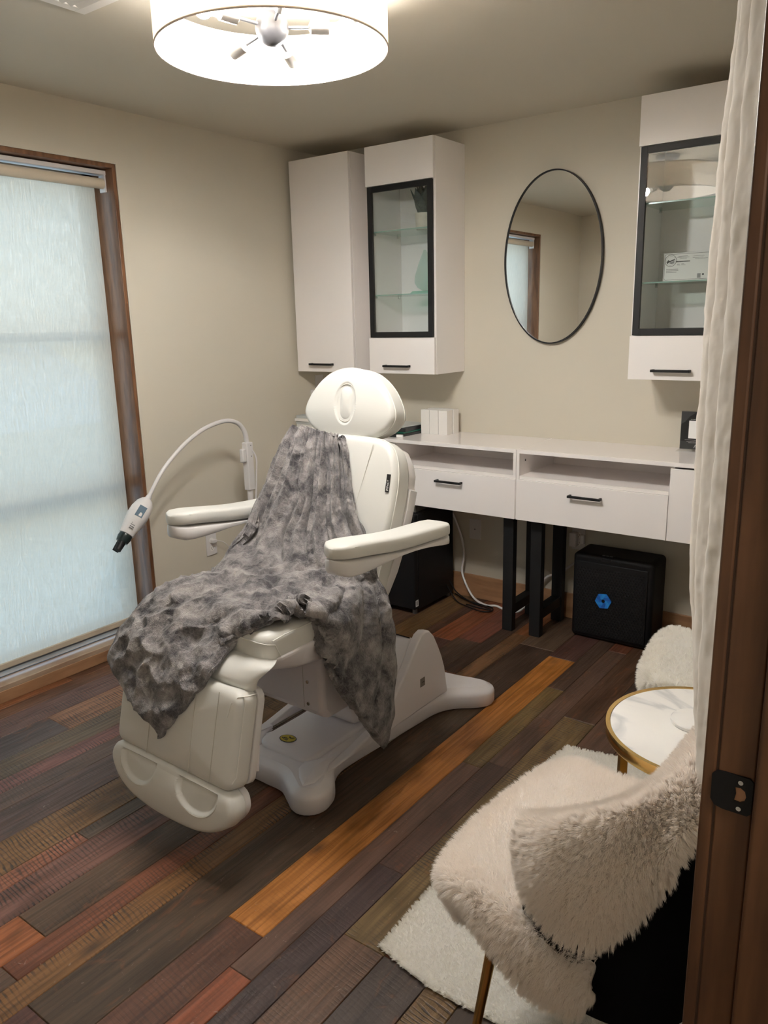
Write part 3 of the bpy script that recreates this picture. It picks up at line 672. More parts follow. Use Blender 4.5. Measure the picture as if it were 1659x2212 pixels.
for k, (x0, x1, y0, y1, z, lab) in enumerate(((X3+.05,X3+.36,-.24,-.06,1.4445,'dark flat tray lying in the bottom of the right glass cabinet'),(X3+.10,X3+.34,-.225,-.075,1.4585,'black glossy folder lying on the dark tray in the right glass cabinet'))):
    t_ = thing('flat_tray' if k == 0 else 'black_folder', lab, 'tray' if k == 0 else 'folder', ((x0+x1)/2,(y0+y1)/2,z), rz=R(3*k))
    w, d = (x1-x0)/2, (y1-y0)/2
    if k == 0:
        box('tray_base', M_GREY, t_, -w,w,-d,d,0,.004); b = MB(); b.box(-w,w,-d,-d+.004,.004,.012); b.box(-w,w,d-.004,d,.004,.012); b.box(-w,-w+.004,-d,d,.004,.012); b.box(w-.004,w,-d,d,.004,.012); b.build('tray_rim', M_GREY, t_)
    else:
        box('cover', M_BLKCARD, t_, -w,w,-d,d,.004,.008); box('pages', M_PAPER, t_, -w+.003,w-.004,-d+.003,d-.003,.001,.0038); box('back_cover', M_BLKCARD, t_, -w,w,-d,d,0,.001)

# oval mirror
mi = thing('oval_mirror', 'tall oval wall mirror with a thin black frame', 'mirror', (1.4455,0,1.795))
ell = lambda a, b, n=128: [(a*math.cos(2*PI*i/n), b*math.sin(2*PI*i/n)) for i in range(n)]
curve2d('mirror_frame', [ell(.2515,.3975), ell(.2455,.3915)], M_BLK, mi, .022, (0,-.013,0), (R(90),0,0))
curve2d('mirror_glass', [ell(.246,.392)], M_MIRROR, mi, .004, (0,-.016,0), (R(90),0,0))

# ================================================================ DESKS
YD, ZD, ZDB, XC = -.3938, .9308, .5988, 1.4646
def leg_frame(parent, x0, x1):
    b = MB(); z1 = ZDB
    b.box(x0,x1,YD+.055,YD+.095,0,z1); b.box(x0,x1,-.085,-.045,0,z1); b.box(x0+.004,x1-.004,YD+.095,-.085,.085,.135); b.box(x0+.004,x1-.004,YD+.095,-.085,z1-.03,z1)
    return b.build('leg_frame', M_BLK, parent, bevel=.002, seg=2)
def desk(x0, x1, side, lab):
    """side=+1: closed cupboard at the right end, drawer at the left"""
    d = thing('vanity_desk', lab, 'desk', ((x0+x1)/2,0,0), group='white desks along the back wall')
    m = (x0+x1)/2; a, c = x0-m, x1-m; yb = YD+.018
    split = (2.1695-m) if side > 0 else -(2.1695-2.1725)+(.7597-m)
    MB().box(a+.0008,c-.0008,YD,-.001,ZD-.018,ZD).build('desk_top', M_CABG, d, bevel=.001, seg=2, smooth=False)
    b = MB()
    for xx in (a,c-.016): b.box(xx+(.0008 if xx==a else 0),xx+.016-(.0008 if xx!=a else 0),yb-.016,-.001,ZDB,ZD-.018)
    b.box(a+.016,c-.016,yb,-.001,ZDB,ZDB+.016); b.box(a+.016,c-.016,-.010,-.001,ZDB+.016,ZD-.018)
    if side > 0: b.box(a+.016,split-.002,yb-.012,-.010,.790,.806); b.box(split-.002,split+.014,yb,-.010,ZDB+.016,ZD-.018)
    else: b.box(split+.002,c-.016,yb-.012,-.010,.790,.806); b.box(split-.014,split+.002,yb,-.010,ZDB+.016,ZD-.018)
    b.build('carcass', M_CAB, d, smooth=False)
    if side > 0:
        dx0, dx1, px0, px1 = a+.003, split-.0015, split+.0015, c-.003
        hh = (1.733-m, 1.886-m)
    else:
        dx0, dx1, px0, px1 = split+.0015, c-.003, a+.003, split-.0015
        hh = (1.028-m, 1.178-m)
    dw = box('drawer', M_CABG, d, dx0,dx1,YD-.002,YD+.015,ZDB-.003,.789, bevel=.0012); handle(dw, *hh, .742, YD-.002)
    dd = box('cupboard_door', M_CABG, d, px0,px1,YD-.002,YD+.015,ZDB-.003,.905, bevel=.0012)
    MB().cyl((a+.0165 if side>0 else c-.0175,-.33,.873), .0055, .001, 16, 'x').build('cam_cap', M_GREY, d)
    if side > 0: leg_frame(d, 1.521-m, 1.578-m); leg_frame(d, 2.80-m, 2.857-m)
    else: leg_frame(d, 1.374-m, 1.429-m); leg_frame(d, .075-m, .13-m)
    return d
desk(.020, XC, -1, 'white desk with black legs in the corner behind the treatment chair')
desk(XC, RW-.006, 1, 'white desk with black legs running to the right behind the curtain')

# six small white boxes
SB = thing('small_white_box', 'narrow white carton, left of the three in the front row on the desk', 'box', (.8015,-.128,ZD), group='small white cartons on the desk')
box('carton', M_WHITE, SB, -.0265,.0265,-.026,.026,0,.128, bevel=.0006)
b = MB(); b.box(-.0265,.0265,-.0262,.020,.1283,.1288); b.build('lid_flap', M_PAPER, SB, smooth=False)
dup(SB, (.8565,-.128,ZD), 'narrow white carton, middle of the three in the front row on the desk')
dup(SB, (.9125,-.128,ZD), 'narrow white carton, right of the three in the front row on the desk')
dup(SB, (.8045,-.068,ZD), 'narrow white carton against the wall, left of the three in the back row')
dup(SB, (.8605,-.068,ZD), 'narrow white carton against the wall, middle of the three in the back row')
dup(SB, (.9165,-.068,ZD), 'narrow white carton against the wall, right of the three in the back row')

# books in the corner
def book(x, y, z, w, d, h, lab, m, rz=0):
    t_ = thing('paperback_book', lab, 'book', (x,y,z), rz=rz, group='stacked pale books in the corner')
    box('cover', m, t_, -w/2,w/2,-d/2,d/2,h-.0012,h, bevel=.0003); box('back_cover', m, t_, -w/2,w/2,-d/2,d/2,0,.0012, bevel=.0003)
    box('spine', m, t_, -w/2,w/2,-d/2,-d/2+.0012,.0012,h-.0012, bevel=0); box('pages', M_PAPER, t_, -w/2+.002,w/2-.002,-d/2+.0014,d/2-.002,.0012,h-.0012, bevel=0)
zc = ZD
labs = ['lowest pale book of the corner stack, resting on the desk', 'second pale book from the bottom of the corner stack', 'third pale book from the bottom of the corner stack', 'fourth pale book from the bottom of the corner stack, white spine', 'pale grey book on top of the corner stack']
for k, lab in enumerate(labs):
    h = (.018,.016,.016,.016,.015)[k]; book(.135+.004*((k*7)%3-1), -.235+.006*((k*5)%3-1), zc, .17, .24, h, lab, M_LIGHTGREY if k in (4,2) else M_WHITE, R(((k*3)%5-2)*1.2)); zc += h+.0003
# folders between head rest and cartons
f1 = thing('folder_pile', 'black and dark green folders lying left of the white cartons', 'folder', (.63,-.19,ZD), rz=R(-4)); f1.name = 'ring_folder'
f1['label'] = 'black folder lying on the desk, lowest of the pile left of the cartons'
box('cover', M_BLKCARD, f1, -.14,.14,-.13,.11,0,.014)
f2 = thing('ring_folder', 'dark green folder in the middle of the pile left of the white cartons', 'folder', (.625,-.175,ZD+.0143), rz=R(-2)); box('cover', M_GREEN, f2, -.14,.14,-.12,.11,0,.008)
f3 = thing('ring_folder', 'thick black folder with pale sheets, third up in the pile', 'folder', (.62,-.175,ZD+.0226), rz=R(2)); box('cover', M_BLKCARD, f3, -.14,.14,-.115,.11,0,.020)
f4 = thing('pale_booklet', 'pale grey booklet on top of the folders left of the white cartons', 'booklet', (.62,-.165,ZD+.0429), rz=R(-6)); box('cover', M_LIGHTGREY, f4, -.135,.135,-.11,.10,0,.006)
mk = thing('marker_pen', 'white and black marker pen lying before the folders on the desk', 'pen', (.715,-.345,ZD+.0075), rz=R(14))
MB().cyl((-.06,0,0), .007, .05, 16, 'x').build('barrel', M_BLKP, mk); MB().cyl((-.010,0,0), .0072, .040, 16, 'x').build('pen_label', M_BLKCARD, mk); MB().cyl((.030,0,0), .0075, .034, 16, 'x').build('cap', M_WPRINT, mk); MB().cyl((-.072,0,0), .0073, .014, 16, 'x').build('end_plug', M_WPRINT, mk)

# counter sign
sg = thing('counter_sign', 'black printed sign in a clear acrylic holder at the right end of the desk', 'sign', (2.190,-.080,ZD), rz=R(3))
MB().box(-.085,.085,-.035,.035,0,.004).build('acrylic_foot', M_ACRYL, sg, smooth=False)
MB().box(-.078,.078,.002,.0045,.004,.180).build('acrylic_sleeve', M_ACRYL, sg, smooth=False)
sc_ = MB().box(-.076,.076,-.0012,.0012,.010,.176).build('sign_card', M_BLKCARD, sg, smooth=False)
curve2d('grey_corner', [[(-.075,.175),(-.012,.175),(-.040,.155),(-.060,.130),(-.075,.120)]], mat('sign_grey', (.05,.05,.052), .3), sc_, .0004, (0,-.0015,0), (R(90),0,0))
MB().box(-.075,.075,-.0018,-.0014,.011,.045).build('grey_band', mat('sign_band', (.035,.037,.038), .3), sc_, smooth=False)
MB().box(-.042,.042,-.0020,-.0014,.058,.136).build('white_patch', M_WPRINT, sc_, smooth=False)
text('lettering', 'Alle', .017, M_WPRINT, sc_, (0,-.0020,.150), (R(90),0,0), align='CENTER')
text('lettering', 'Alle', .022, mat('silver_print', (.45,.45,.46), .4), sc_, (0,-.0022,.016), (R(90),0,0), align='CENTER')
b = MB()
for z_, x0, x1 in ((.141,-.036,.036),(.050,-.056,.056),(.0425,-.048,.048),(.0380,-.040,.040)):
    x = x0
    while x < x1: w = random.uniform(.003,.008); b.box(x,min(x1,x+w),-.0022,-.0018,z_,z_+.0018); x += w+.0012
b.build('small_print', mat('dim_print', (.35,.35,.35), .5), sc_, smooth=False)

# ================================================================ TREATMENT CHAIR (local frame: x across, y towards the head end, z up)
TC = thing('treatment_chair', 'white reclining treatment chair with the grey plush blanket on it', 'chair', (1.374,-1.5,0), rz=-.018)
HW = .265
def loft(name, secs, m, parent, caps=True, **k):
    n = len(secs[0]); V = [p for s in secs for p in s]; F = []
    for j in range(len(secs)-1):
        for i in range(n): F.append((j*n+i, j*n+(i+1)%n, (j+1)*n+(i+1)%n, (j+1)*n+i))
    if caps: F += [tuple(range(n-1,-1,-1)), tuple(range((len(secs)-1)*n, len(secs)*n))]
    return link(name, mesh(name, V, F), m, parent, **k)
def profile(name, prof, u0, u1, m, parent, bevel=.01, seg=4, **k):
    """side outline (v,z) drawn across from u0 to u1"""
    n = len(prof); V = [(u0,p[0],p[1]) for p in prof]+[(u1,p[0],p[1]) for p in prof]
    F = [tuple(range(n)), tuple(range(2*n-1,n-1,-1))]+[(i,i+n,(i+1)%n+n,(i+1)%n) for i in range(n)]
    me = mesh(name, V, F); bm = bmesh.new(); bm.from_mesh(me); bmesh.ops.recalc_face_normals(bm, faces=bm.faces); bm.to_mesh(me); bm.free()
    return link(name, me, m, parent, bevel=bevel, seg=seg, **k)
# base casting with four feet
half = [(0,-.505),(.07,-.507),(.125,-.535),(.175,-.563),(.215,-.562),(.25,-.535),(.262,-.495),(.250,-.445),(.222,-.405),(.185,-.365),(.165,-.320),(.158,-.27),(.165,-.15),(.178,0),(.190,.15),(.197,.22),(.215,.275),(.25,.32),(.30,.36),(.332,.40),(.338,.44),(.322,.475),(.285,.49),(.23,.485),(.16,.47),(.08,.462),(0,.46)]
full = [Vector((x,y)) for x, y in half]+[Vector((-x,y)) for x, y in half[-2:0:-1]]
out = resample([ (p.x,p.y) for p in crom([(p.x,p.y,0) for p in full], 6, True)], 200)
nb = len(out); bn = []
for i in range(nb):
    t_ = (out[(i+2)%nb]-out[i-2]).normalized(); q = Vector((t_.y,-t_.x)); bn.append(q if (q.dot(out[i]-Vector((0,out[i].y*.8))) > 0) else -q)
secs = []
for off, z in ((.004,.004),(0,.010),(0,.052),(.003,.062),(.010,.070),(.022,.076),(.032,.084)):
    secs.append([(out[i].x-bn[i].x*off, out[i].y-bn[i].y*off, z) for i in range(nb)])
base = loft('base', secs, M_PLAS, TC)
# raised spine and deck
pad('base_deck', rrect(-.125,.125,-.43,.05,.05), .03, M_PLAS, base, r=.014, bulge=.002, loc=(0,0,.099))
for sx in (-1,1):
    pad('foot_ridge', resample([(sx*p[0],p[1]) for p in ((.10,-.42),(.15,-.35),(.165,-.30),(.17,-.37),(.205,-.43),(.215,-.49),(.195,-.53),(.15,-.50),(.11,-.46))], 60), .02, M_PLAS, base, r=.012, bulge=.006, loc=(0,0,.091), N=60)
    profile('side_fin', [(-.42,.075),(-.30,.090),(-.16,.115),(-.065,.175),(.03,.265),(.095,.345),(.125,.375),(.155,.384),(.185,.375),(.215,.345),(.245,.292),(.27,.24),(.288,.19),(.30,.13),(.31,.075)], sx*.205, sx*.168, M_PLAS, base, bevel=.012)
hs = profile('lift_housing', [(-.12,.075),(-.12,.10),(.10,.355),(.118,.362),(.25,.262),(.30,.15),(.30,.075)], -.170,.170, M_PLAS, base, bevel=.006)
profile('black_slot', [(.108,.3625),(.108,.3665),(.145,.3415),(.140,.3360)], -.155,.162, M_BLKP, hs, bevel=0)
MB().box(.170,.1715,-.055,.10,.0,.001).build('seam', M_STITCH, hs, smooth=False)
MB().box(.2052,.2062,.1170,.1470,.168,.202).build('rating_plate', mat('plate_grey', (.22,.22,.21), .3, metal=.5), base, smooth=False)
MB().box(.2063,.2066,.128,.143,.1835,.1865).build('plate_mark', M_INK, base, smooth=False)
st = curve2d('warning_sticker', [[( .033*math.cos(2*PI*i/40), .024*math.sin(2*PI*i/40)) for i in range(40)]], M_INK, base, .0006, (-.031,-.362,.1015), (0,0,R(8)))
curve2d('sticker_face', [[( .0300*math.cos(2*PI*i/40), .0212*math.sin(2*PI*i/40)) for i in range(40)]], mat('sticker_yellow', (.50,.38,.015), .5), st, .0006, (0,0,.0004))
b = MB()
for P in ([(-.022,-.006),(-.010,.002),(-.004,.000)],[(-.024,-.002),(-.012,-.010),(.004,-.014)],[(-.014,-.004),(-.002,-.004),(.004,-.002)],[(-.002,.013),(.008,.007),(.002,.005),(.010,.003),(.020,.012)],[(-.004,-.008),(.006,-.010)]):
    b.tube([(x,y,.0010) for x, y in P], .0011, 6)
b.build('sticker_drawing', M_INK, st)
# lifting box under the seat
lb = profile('lift_box', [(-.43,.30),(-.40,.262),(-.18,.262),(-.14,.30),(-.14,.50),(-.43,.50)], -.205,.205, M_PLAS, TC, bevel=.02)
for z in (.395,.318):
    MB().cyl((.145,-.4305,z), .006, -.004, 16, 'y').build('screw', M_CHROME, lb); MB().cyl((-.145,-.4305,z), .006, -.004, 16, 'y').build('screw', M_CHROME, lb)
MB().box(.1235,.1245,-.4312,-.430,.30,.50).build('panel_seam', M_STITCH, lb, smooth=False)
profile('lift_column', [(-.16,.10),(.10,.10),(.10,.30),(-.16,.30)], -.11,.11, M_PLAS, TC, bevel=.02)
# seat
pad('seat_cushion', rrect(-HW,HW,-.715,-.20,.045), .085, M_VINYL, TC, r=.026, bulge=.008, loc=(0,0,.672), N=128)
b = MB()
for x in (.12,-.12): b.tube([(x,v_,.6805+.001*math.cos(v_*9)) for v_ in np.linspace(-.69,-.24,20)], .0011, 6)
b.build('seam', M_STITCH, TC)
b = MB(); b.tube([(HW+.0005,-.69,.655),(HW+.001,-.64,.66),(HW+.001,-.23,.66)], .0018, 8); b.tube([(.16,-.7165,.654),(.235,-.7165,.652),(HW-.006,-.705,.648),(HW+.001,-.68,.640),(HW+.001,-.66,.60)], .0016, 8); b.build('piping', M_PIPE, TC)
loft('seat_shell', [[(x*w, v_, z) for x, z in ((-1,.60),(-1,.588),(-.93,zb+.018),(-.82,zb),(.82,zb),(.93,zb+.018),(1,.588),(1,.60))] for v_, w, zb in ((-.712,.235,.575),(-.705,.255,.565),(-.66,.268,.545),(-.56,.270,.515),(-.46,.270,.500),(-.36,.268,.498),(-.22,.262,.505),(-.20,.25,.52))], M_PLAS, TC, bevel=.006, seg=3)
# flap of vinyl between seat and leg rest
X = sheet_pts([[(-.24,-.70,.600),(0,-.705,.602),(.18,-.708,.604),(.245,-.705,.600),(.262,-.672,.592)],[(-.25,-.745,.590),(0,-.748,.588),(.18,-.750,.592),(.26,-.748,.592),(.296,-.722,.596)],[(-.25,-.775,.560),(0,-.778,.557),(.15,-.785,.560),(.24,-.775,.552),(.268,-.752,.566)],[(-.25,-.775,.530),(0,-.775,.530),(.15,-.778,.53),(.235,-.770,.525),(.25,-.748,.532)]], 40, 24)
sheet('knee_flap', X, .003, M_VINYL, TC)
# leg rest
TL = math.atan2(.067,.28)
lo = Vector((0,-.885,.268)); rotL = (PI/2-TL,0,0)
def frame(o, tilt):      # local (x, along, out) -> chair frame
    return lambda x, y, z: (x, o[1]+y*math.sin(tilt)-z*math.cos(tilt), o[2]+y*math.cos(tilt)+z*math.sin(tilt))
lp = pad('leg_cushion', rrect(-HW,HW,0,.285,.035), .075, M_VINYL, TC, r=.024, bulge=.009, loc=lo, rot=rotL, N=128)
b = MB()
for x in (-.095,.095,.185): b.tube([(x+.010*(y-.14) if x > .1 else x,y,.0075 if abs(x)<.1 else .0045) for y in np.linspace(.012,.272,16)], .0012, 6)
b.build('seam', M_STITCH, lp)
b = MB(); b.tube([(HW-.004,.03,-.010),(HW+.0008,.05,-.020),(HW+.0008,.25,-.020),(HW-.004,.275,-.018)], .0016, 8); b.tube([(.225,.210,.0015),(.232,.250,.0005),(.250,.272,-.008),(HW,.276,-.030),(HW,.278,-.06)], .0018, 8); b.build('piping', M_PIPE, lp)
pad('leg_shell', rrect(-HW+.002,HW-.002,.004,.285,.03), .024, M_PLAS2, TC, r=.004, bulge=0, loc=(0,lo.y+.0755*math.cos(TL),lo.z-.0755*math.sin(TL)), rot=rotL, N=96)
profile('leg_bracket', [(-.80,.30),(-.765,.28),(-.755,.36),(-.775,.40)], .225,.262, M_PLAS, TC, bevel=.006)
# foot rest with two hollows
def dent(x, y):
    d = 0
    for cx in (-.135,.135):
        q = ((x-cx)/.088)**2+((y+.020)/.070)**2
        if q < 1: k_ = min(1,(1-q)/.30); d -= .013*k_*k_*(3-2*k_)*min(1,max(0,(.012-y)/.02))
    return d
fo = [(-.280,-.028),(-.268,-.006),(-.245,.006),(-.20,.010),(0,.011),(.20,.010),(.245,.006),(.268,-.006),(.280,-.028),(.282,-.048),(.272,-.070),(.245,-.100),(.19,-.130),(.11,-.148),(0,-.153),(-.11,-.148),(-.19,-.130),(-.243,-.102),(-.272,-.070),(-.282,-.048)]
rotF = (PI/2-.22,0,0)
fp = pad('foot_cushion', [(p.x,p.y) for p in crom([(a,b_,0) for a, b_ in fo], 5, True)], .062, M_VINYL, TC, r=.022, bulge=.010, loc=(0,-.888,.262), rot=rotF, N=160, rings=46, disp=dent)
b = MB()
for cx in (-.135,.135):
    b.tube([(cx+.090*math.cos(a), -.020+.072*math.sin(a), .0060-.005*abs(math.cos(a))**8) for a in np.linspace(PI+.15,2*PI-.15,26)], .0014, 6)
b.build('seam', M_STITCH, fp)
pad('foot_shell', [(p.x*.955,p.y*.955-.003) for p in crom([(a,b_,0) for a, b_ in fo], 5, True)], .024, M_PLAS2, TC, r=.004, bulge=0, loc=(0,-.888+.0625*math.cos(.22),.262-.0625*math.sin(.22)), rot=rotF, N=128)
# back rest
TB = R(18.26); bo = Vector((0,-.2,.7)); rotB = (PI/2-TB,0,0)
bk_ = [(-.235,-.11),(.235,-.11),(.245,-.04),(.250,.03),(.262,.15),(.267,.27),(.262,.345),(.244,.405),(.212,.445),(.165,.463),(.08,.467),(-.08,.467),(-.165,.463),(-.212,.445),(-.244,.405),(-.262,.345),(-.267,.27),(-.262,.15),(-.250,.03),(-.245,-.04)]
bko = [(p.x,p.y) for p in crom([(a,b_,0) for a, b_ in bk_], 5, True)]
bp = pad('back_cushion', bko, .088, M_VINYL, TC, r=.022, bulge=.010, loc=bo, rot=rotB, N=160)
b = MB()
for sx in (-1,1): b.tube([(sx*(.105+.05*max(0,(y-.1)/.35)),y,.0085-.003*(y/.45)) for y in np.linspace(-.05,.44,18)], .0012, 6)
b.build('seam', M_STITCH, bp)
rsb = resample(bko, 120); cb = Vector((0,.18))
b = MB(); pts = [Vector((p.x,p.y,-.021)) for p in rsb]; pts = [Vector((cb.x+(p.x-cb.x)*1.003, cb.y+(p.y-cb.y)*1.003, -.021)) for p in pts]; b.tube(pts+[pts[0]], .0018, 6, False); b.build('piping', M_PIPE, bp)
sh_ = [(x*1.01,y) for x, y in ((-.20,-.12),(.20,-.12),(.225,-.05),(.245,.03),(.262,.15),(.268,.25),(.268,.31),(.255,.315),(.252,.36),(.235,.40),(.205,.44),(.165,.455),(-.165,.455),(-.205,.44),(-.235,.40),(-.252,.36),(-.255,.315),(-.268,.31),(-.268,.25),(-.262,.15),(-.245,.03),(-.225,-.05))]
pad('back_shell', sh_, .050, M_PLAS2, TC, r=.003, bulge=0, rb=.014, loc=(0,bo.y+.0885*math.cos(TB),bo.z-.0885*math.sin(TB)), rot=rotB, N=200)
tg = MB().box(-.0065,.0065,-.030,.030,-.0008,.0008).build('brand_tag', M_BLKCARD, bp, loc=(.240,.318,.0035), rot=(0,R(22),R(3)), smooth=False)
text('lettering', 'IMPACT', .0105, M_WPRINT, tg, (.0038,-.026,.0010), (0,0,R(90)), .0002)
# head rest
TH = R(9.5); ho = Vector((0,-.036,1.128)); rotH = (PI/2-TH,0,0)
hd = [(0,-.004),(.07,.000),(.130,.012),(.174,.036),(.199,.066),(.204,.088),(.196,.118),(.172,.158),(.134,.198),(.080,.230),(0,.244)]
hd = hd+[(-x,y) for x, y in hd[-2:0:-1]]
hdo = [(p.x,p.y) for p in crom([(a,b_,0) for a, b_ in hd], 5, True)]
def hdent(x, y):
    q = ((x)/.047)**2+((y-.120)/.074)**2
    return -.010*max(0,1-q)**.5 if q < 1 else 0
hp = pad('headrest', hdo, .085, M_VINYL, TC, r=.020, bulge=.012, loc=ho, rot=rotH, N=160, rings=40, disp=hdent)
rs2 = resample(hdo, 120)
b = MB(); pts = [Vector((p.x*1.002,.12+(p.y-.12)*1.002,-.018)) for p in rs2]; b.tube(pts+[pts[0]], .0022, 6, False); pts = [Vector((p.x*1.001,.12+(p.y-.12)*1.001,-.070)) for p in rs2]; b.tube(pts+[pts[0]], .0012, 6, False); b.build('piping', M_PIPE, hp)
stad = lambda a, h, n=24: [(a*math.cos(t), h+a*math.sin(t)) for t in np.linspace(0,PI,n)]+[(a*math.cos(t), -h+a*math.sin(t)) for t in np.linspace(PI,2*PI,n)]
pad('face_hole_plug', stad(.034,.028), .014, M_VINYL, hp, r=.012, bulge=.005, loc=(0,.122,.0045), N=96)
b = MB(); S_ = stad(.0375,.028); b.tube([(x,.122+y,.0035) for x, y in S_]+[(S_[0][0],.122+S_[0][1],.0035)], .0021, 6, False); b.build('seam', M_STITCH, hp)
MB().box(-.05,.05,-.06,.10,-.135,-.0865).build('headrest_mount', M_PLAS, hp, bevel=.01)
# armrests
def arm(name, uc):
    def sec(t, top, bot, w):
        v_ = -.535+.575*t; P = []
        for k in range(24):
            a = 2*PI*k/24; ca, sa = math.cos(a), math.sin(a); e = .45
            P.append((uc+w*math.copysign(abs(ca)**e,ca), v_, (top+bot)/2+(top-bot)/2*math.copysign(abs(sa)**e,sa)))
        return P
    ts = [0,.008,.025,.06,.12,.2,.3,.4,.5,.6,.7,.8,.88,.94,.975,.992,1]
    zt = lambda t: .918-.050*t-.009*math.sin(PI*min(1,t*1.2))**2+.004*math.sin(2*PI*t)
    zm = lambda t: zt(t)-.047-.004*math.sin(PI*t)
    zb_ = lambda t: (.812-.004*t) if t < .25 else .811+(.020*math.sin(PI*(t-.25)/.75)**1.0)-.030*((t-.25)/.75)
    rd = lambda t: min(1, math.sqrt(max(.02,1-((.10-t)/.10)**2)) if t < .10 else (math.sqrt(max(.02,1-((t-.90)/.10)**2)) if t > .90 else 1))
    a1 = loft(name, [sec(t, zt(t)-.018*(1-rd(t)), zm(t)+.002*(1-rd(t)), (.058-.006*math.sin(PI*t))*rd(t)) for t in ts], M_VINYL, TC)
    a2 = loft('arm_shell', [sec(t, zm(t)-.001, max(zb_(t), zm(t)-.058)+.030*(1-rd(t)), (.056-.006*math.sin(PI*t))*rd(t)) for t in ts], M_PLAS2, a1)
    b = MB()
    for s in (-1,1): b.tube([(uc+s*(.0535-.006*math.sin(PI*t)), -.535+.575*t, zt(t)-.010) for t in np.linspace(.08,.92,24)], .0016, 6)
    b.build('piping', M_PIPE, a1); return a1
arm('armrest', .360); arm('armrest', -.360)
for s in (-1,1): profile('arm_bracket', [(-.13,.83),(-.03,.83),(-.02,.80),(-.04,.78),(-.12,.78)], s*.262,s*.312, M_PLAS2, TC, bevel=.008)

# ================================================================ BLANKET
BL = [[[-0.213, -0.055, 1.141], [-0.178, -0.061, 1.154], [-0.138, -0.07, 1.158], [-0.106, -0.075, 1.157], [-0.075, -0.081, 1.155], [-0.047, -0.083, 1.15], [-0.021, -0.084, 1.146], [0.002, -0.081, 1.139], [0.024, -0.078, 1.133]], [[-0.248, -0.063, 1.114], [-0.194, -0.081, 1.125], [-0.146, -0.089, 1.131], [-0.104, -0.094, 1.132], [-0.068, -0.095, 1.129], [-0.037, -0.096, 1.127], [-0.006, -0.097, 1.123], [0.02, -0.094, 1.118], [0.04, -0.085, 1.111]], [[-0.255, -0.105, 1.052], [-0.19, -0.123, 1.061], [-0.138, -0.127, 1.066], [-0.094, -0.125, 1.069], [-0.053, -0.125, 1.071], [-0.015, -0.125, 1.071], [0.015, -0.12, 1.069], [0.044, -0.115, 1.068], [0.061, -0.101, 1.064]], [[-0.291, -0.154, 0.936], [-0.212, -0.173, 0.94], [-0.145, -0.182, 0.944], [-0.089, -0.182, 0.945], [-0.037, -0.181, 0.948], [0.013, -0.18, 0.95], [0.056, -0.174, 0.953], [0.092, -0.159, 0.952], [0.118, -0.139, 0.95]], [[-0.275, -0.274, 0.833], [-0.244, -0.231, 0.828], [-0.159, -0.239, 0.836], [-0.085, -0.238, 0.84], [-0.017, -0.236, 0.844], [0.05, -0.235, 0.848], [0.102, -0.224, 0.85], [0.149, -0.202, 0.852], [0.183, -0.176, 0.851]], [[-0.285, -0.356, 0.751], [-0.234, -0.32, 0.751], [-0.144, -0.316, 0.761], [-0.065, -0.305, 0.763], [0.019, -0.303, 0.771], [0.088, -0.291, 0.775], [0.152, -0.279, 0.779], [0.205, -0.248, 0.777], [0.241, -0.209, 0.768]], [[-0.29, -0.436, 0.679], [-0.136, -0.474, 0.73], [-0.085, -0.423, 0.73], [-0.014, -0.388, 0.73], [0.06, -0.362, 0.73], [0.135, -0.342, 0.73], [0.209, -0.321, 0.73], [0.24, -0.246, 0.712], [0.262, -0.184, 0.69]], [[-0.295, -0.543, 0.676], [-0.136, -0.574, 0.715], [-0.074, -0.521, 0.715], [0.002, -0.482, 0.715], [0.083, -0.449, 0.715], [0.167, -0.426, 0.715], [0.258, -0.411, 0.715], [0.275, -0.28, 0.662], [0.285, -0.165, 0.6]], [[-0.3, -0.65, 0.661], [-0.117, -0.683, 0.705], [-0.042, -0.633, 0.705], [0.032, -0.584, 0.705], [0.109, -0.543, 0.705], [0.189, -0.508, 0.705], [0.287, -0.481, 0.705], [0.295, -0.309, 0.584], [0.3, -0.162, 0.503]], [[-0.315, -0.721, 0.608], [-0.15, -0.73, 0.647], [-0.022, -0.713, 0.68], [0.067, -0.678, 0.7], [0.125, -0.616, 0.7], [0.193, -0.557, 0.7], [0.309, -0.538, 0.7], [0.305, -0.348, 0.506], [0.305, -0.165, 0.388]], [[-0.33, -0.785, 0.539], [-0.14, -0.809, 0.578], [-0.027, -0.774, 0.616], [0.048, -0.72, 0.644], [0.159, -0.697, 0.69], [0.209, -0.627, 0.7], [0.271, -0.532, 0.7], [0.31, -0.393, 0.43], [0.305, -0.18, 0.258]], [[-0.32, -0.836, 0.481], [-0.154, -0.851, 0.484], [-0.019, -0.838, 0.539], [0.072, -0.797, 0.59], [0.126, -0.717, 0.647], [0.211, -0.663, 0.695], [0.256, -0.536, 0.695], [0.315, -0.409, 0.359], [0.305, -0.196, 0.178]], [[-0.026, -0.881, 0.352], [-0.004, -0.875, 0.381], [0.066, -0.855, 0.464], [0.14, -0.814, 0.572], [0.146, -0.716, 0.634], [0.225, -0.671, 0.692], [0.211, -0.512, 0.69], [0.315, -0.47, 0.431], [0.3, -0.241, 0.11]]]
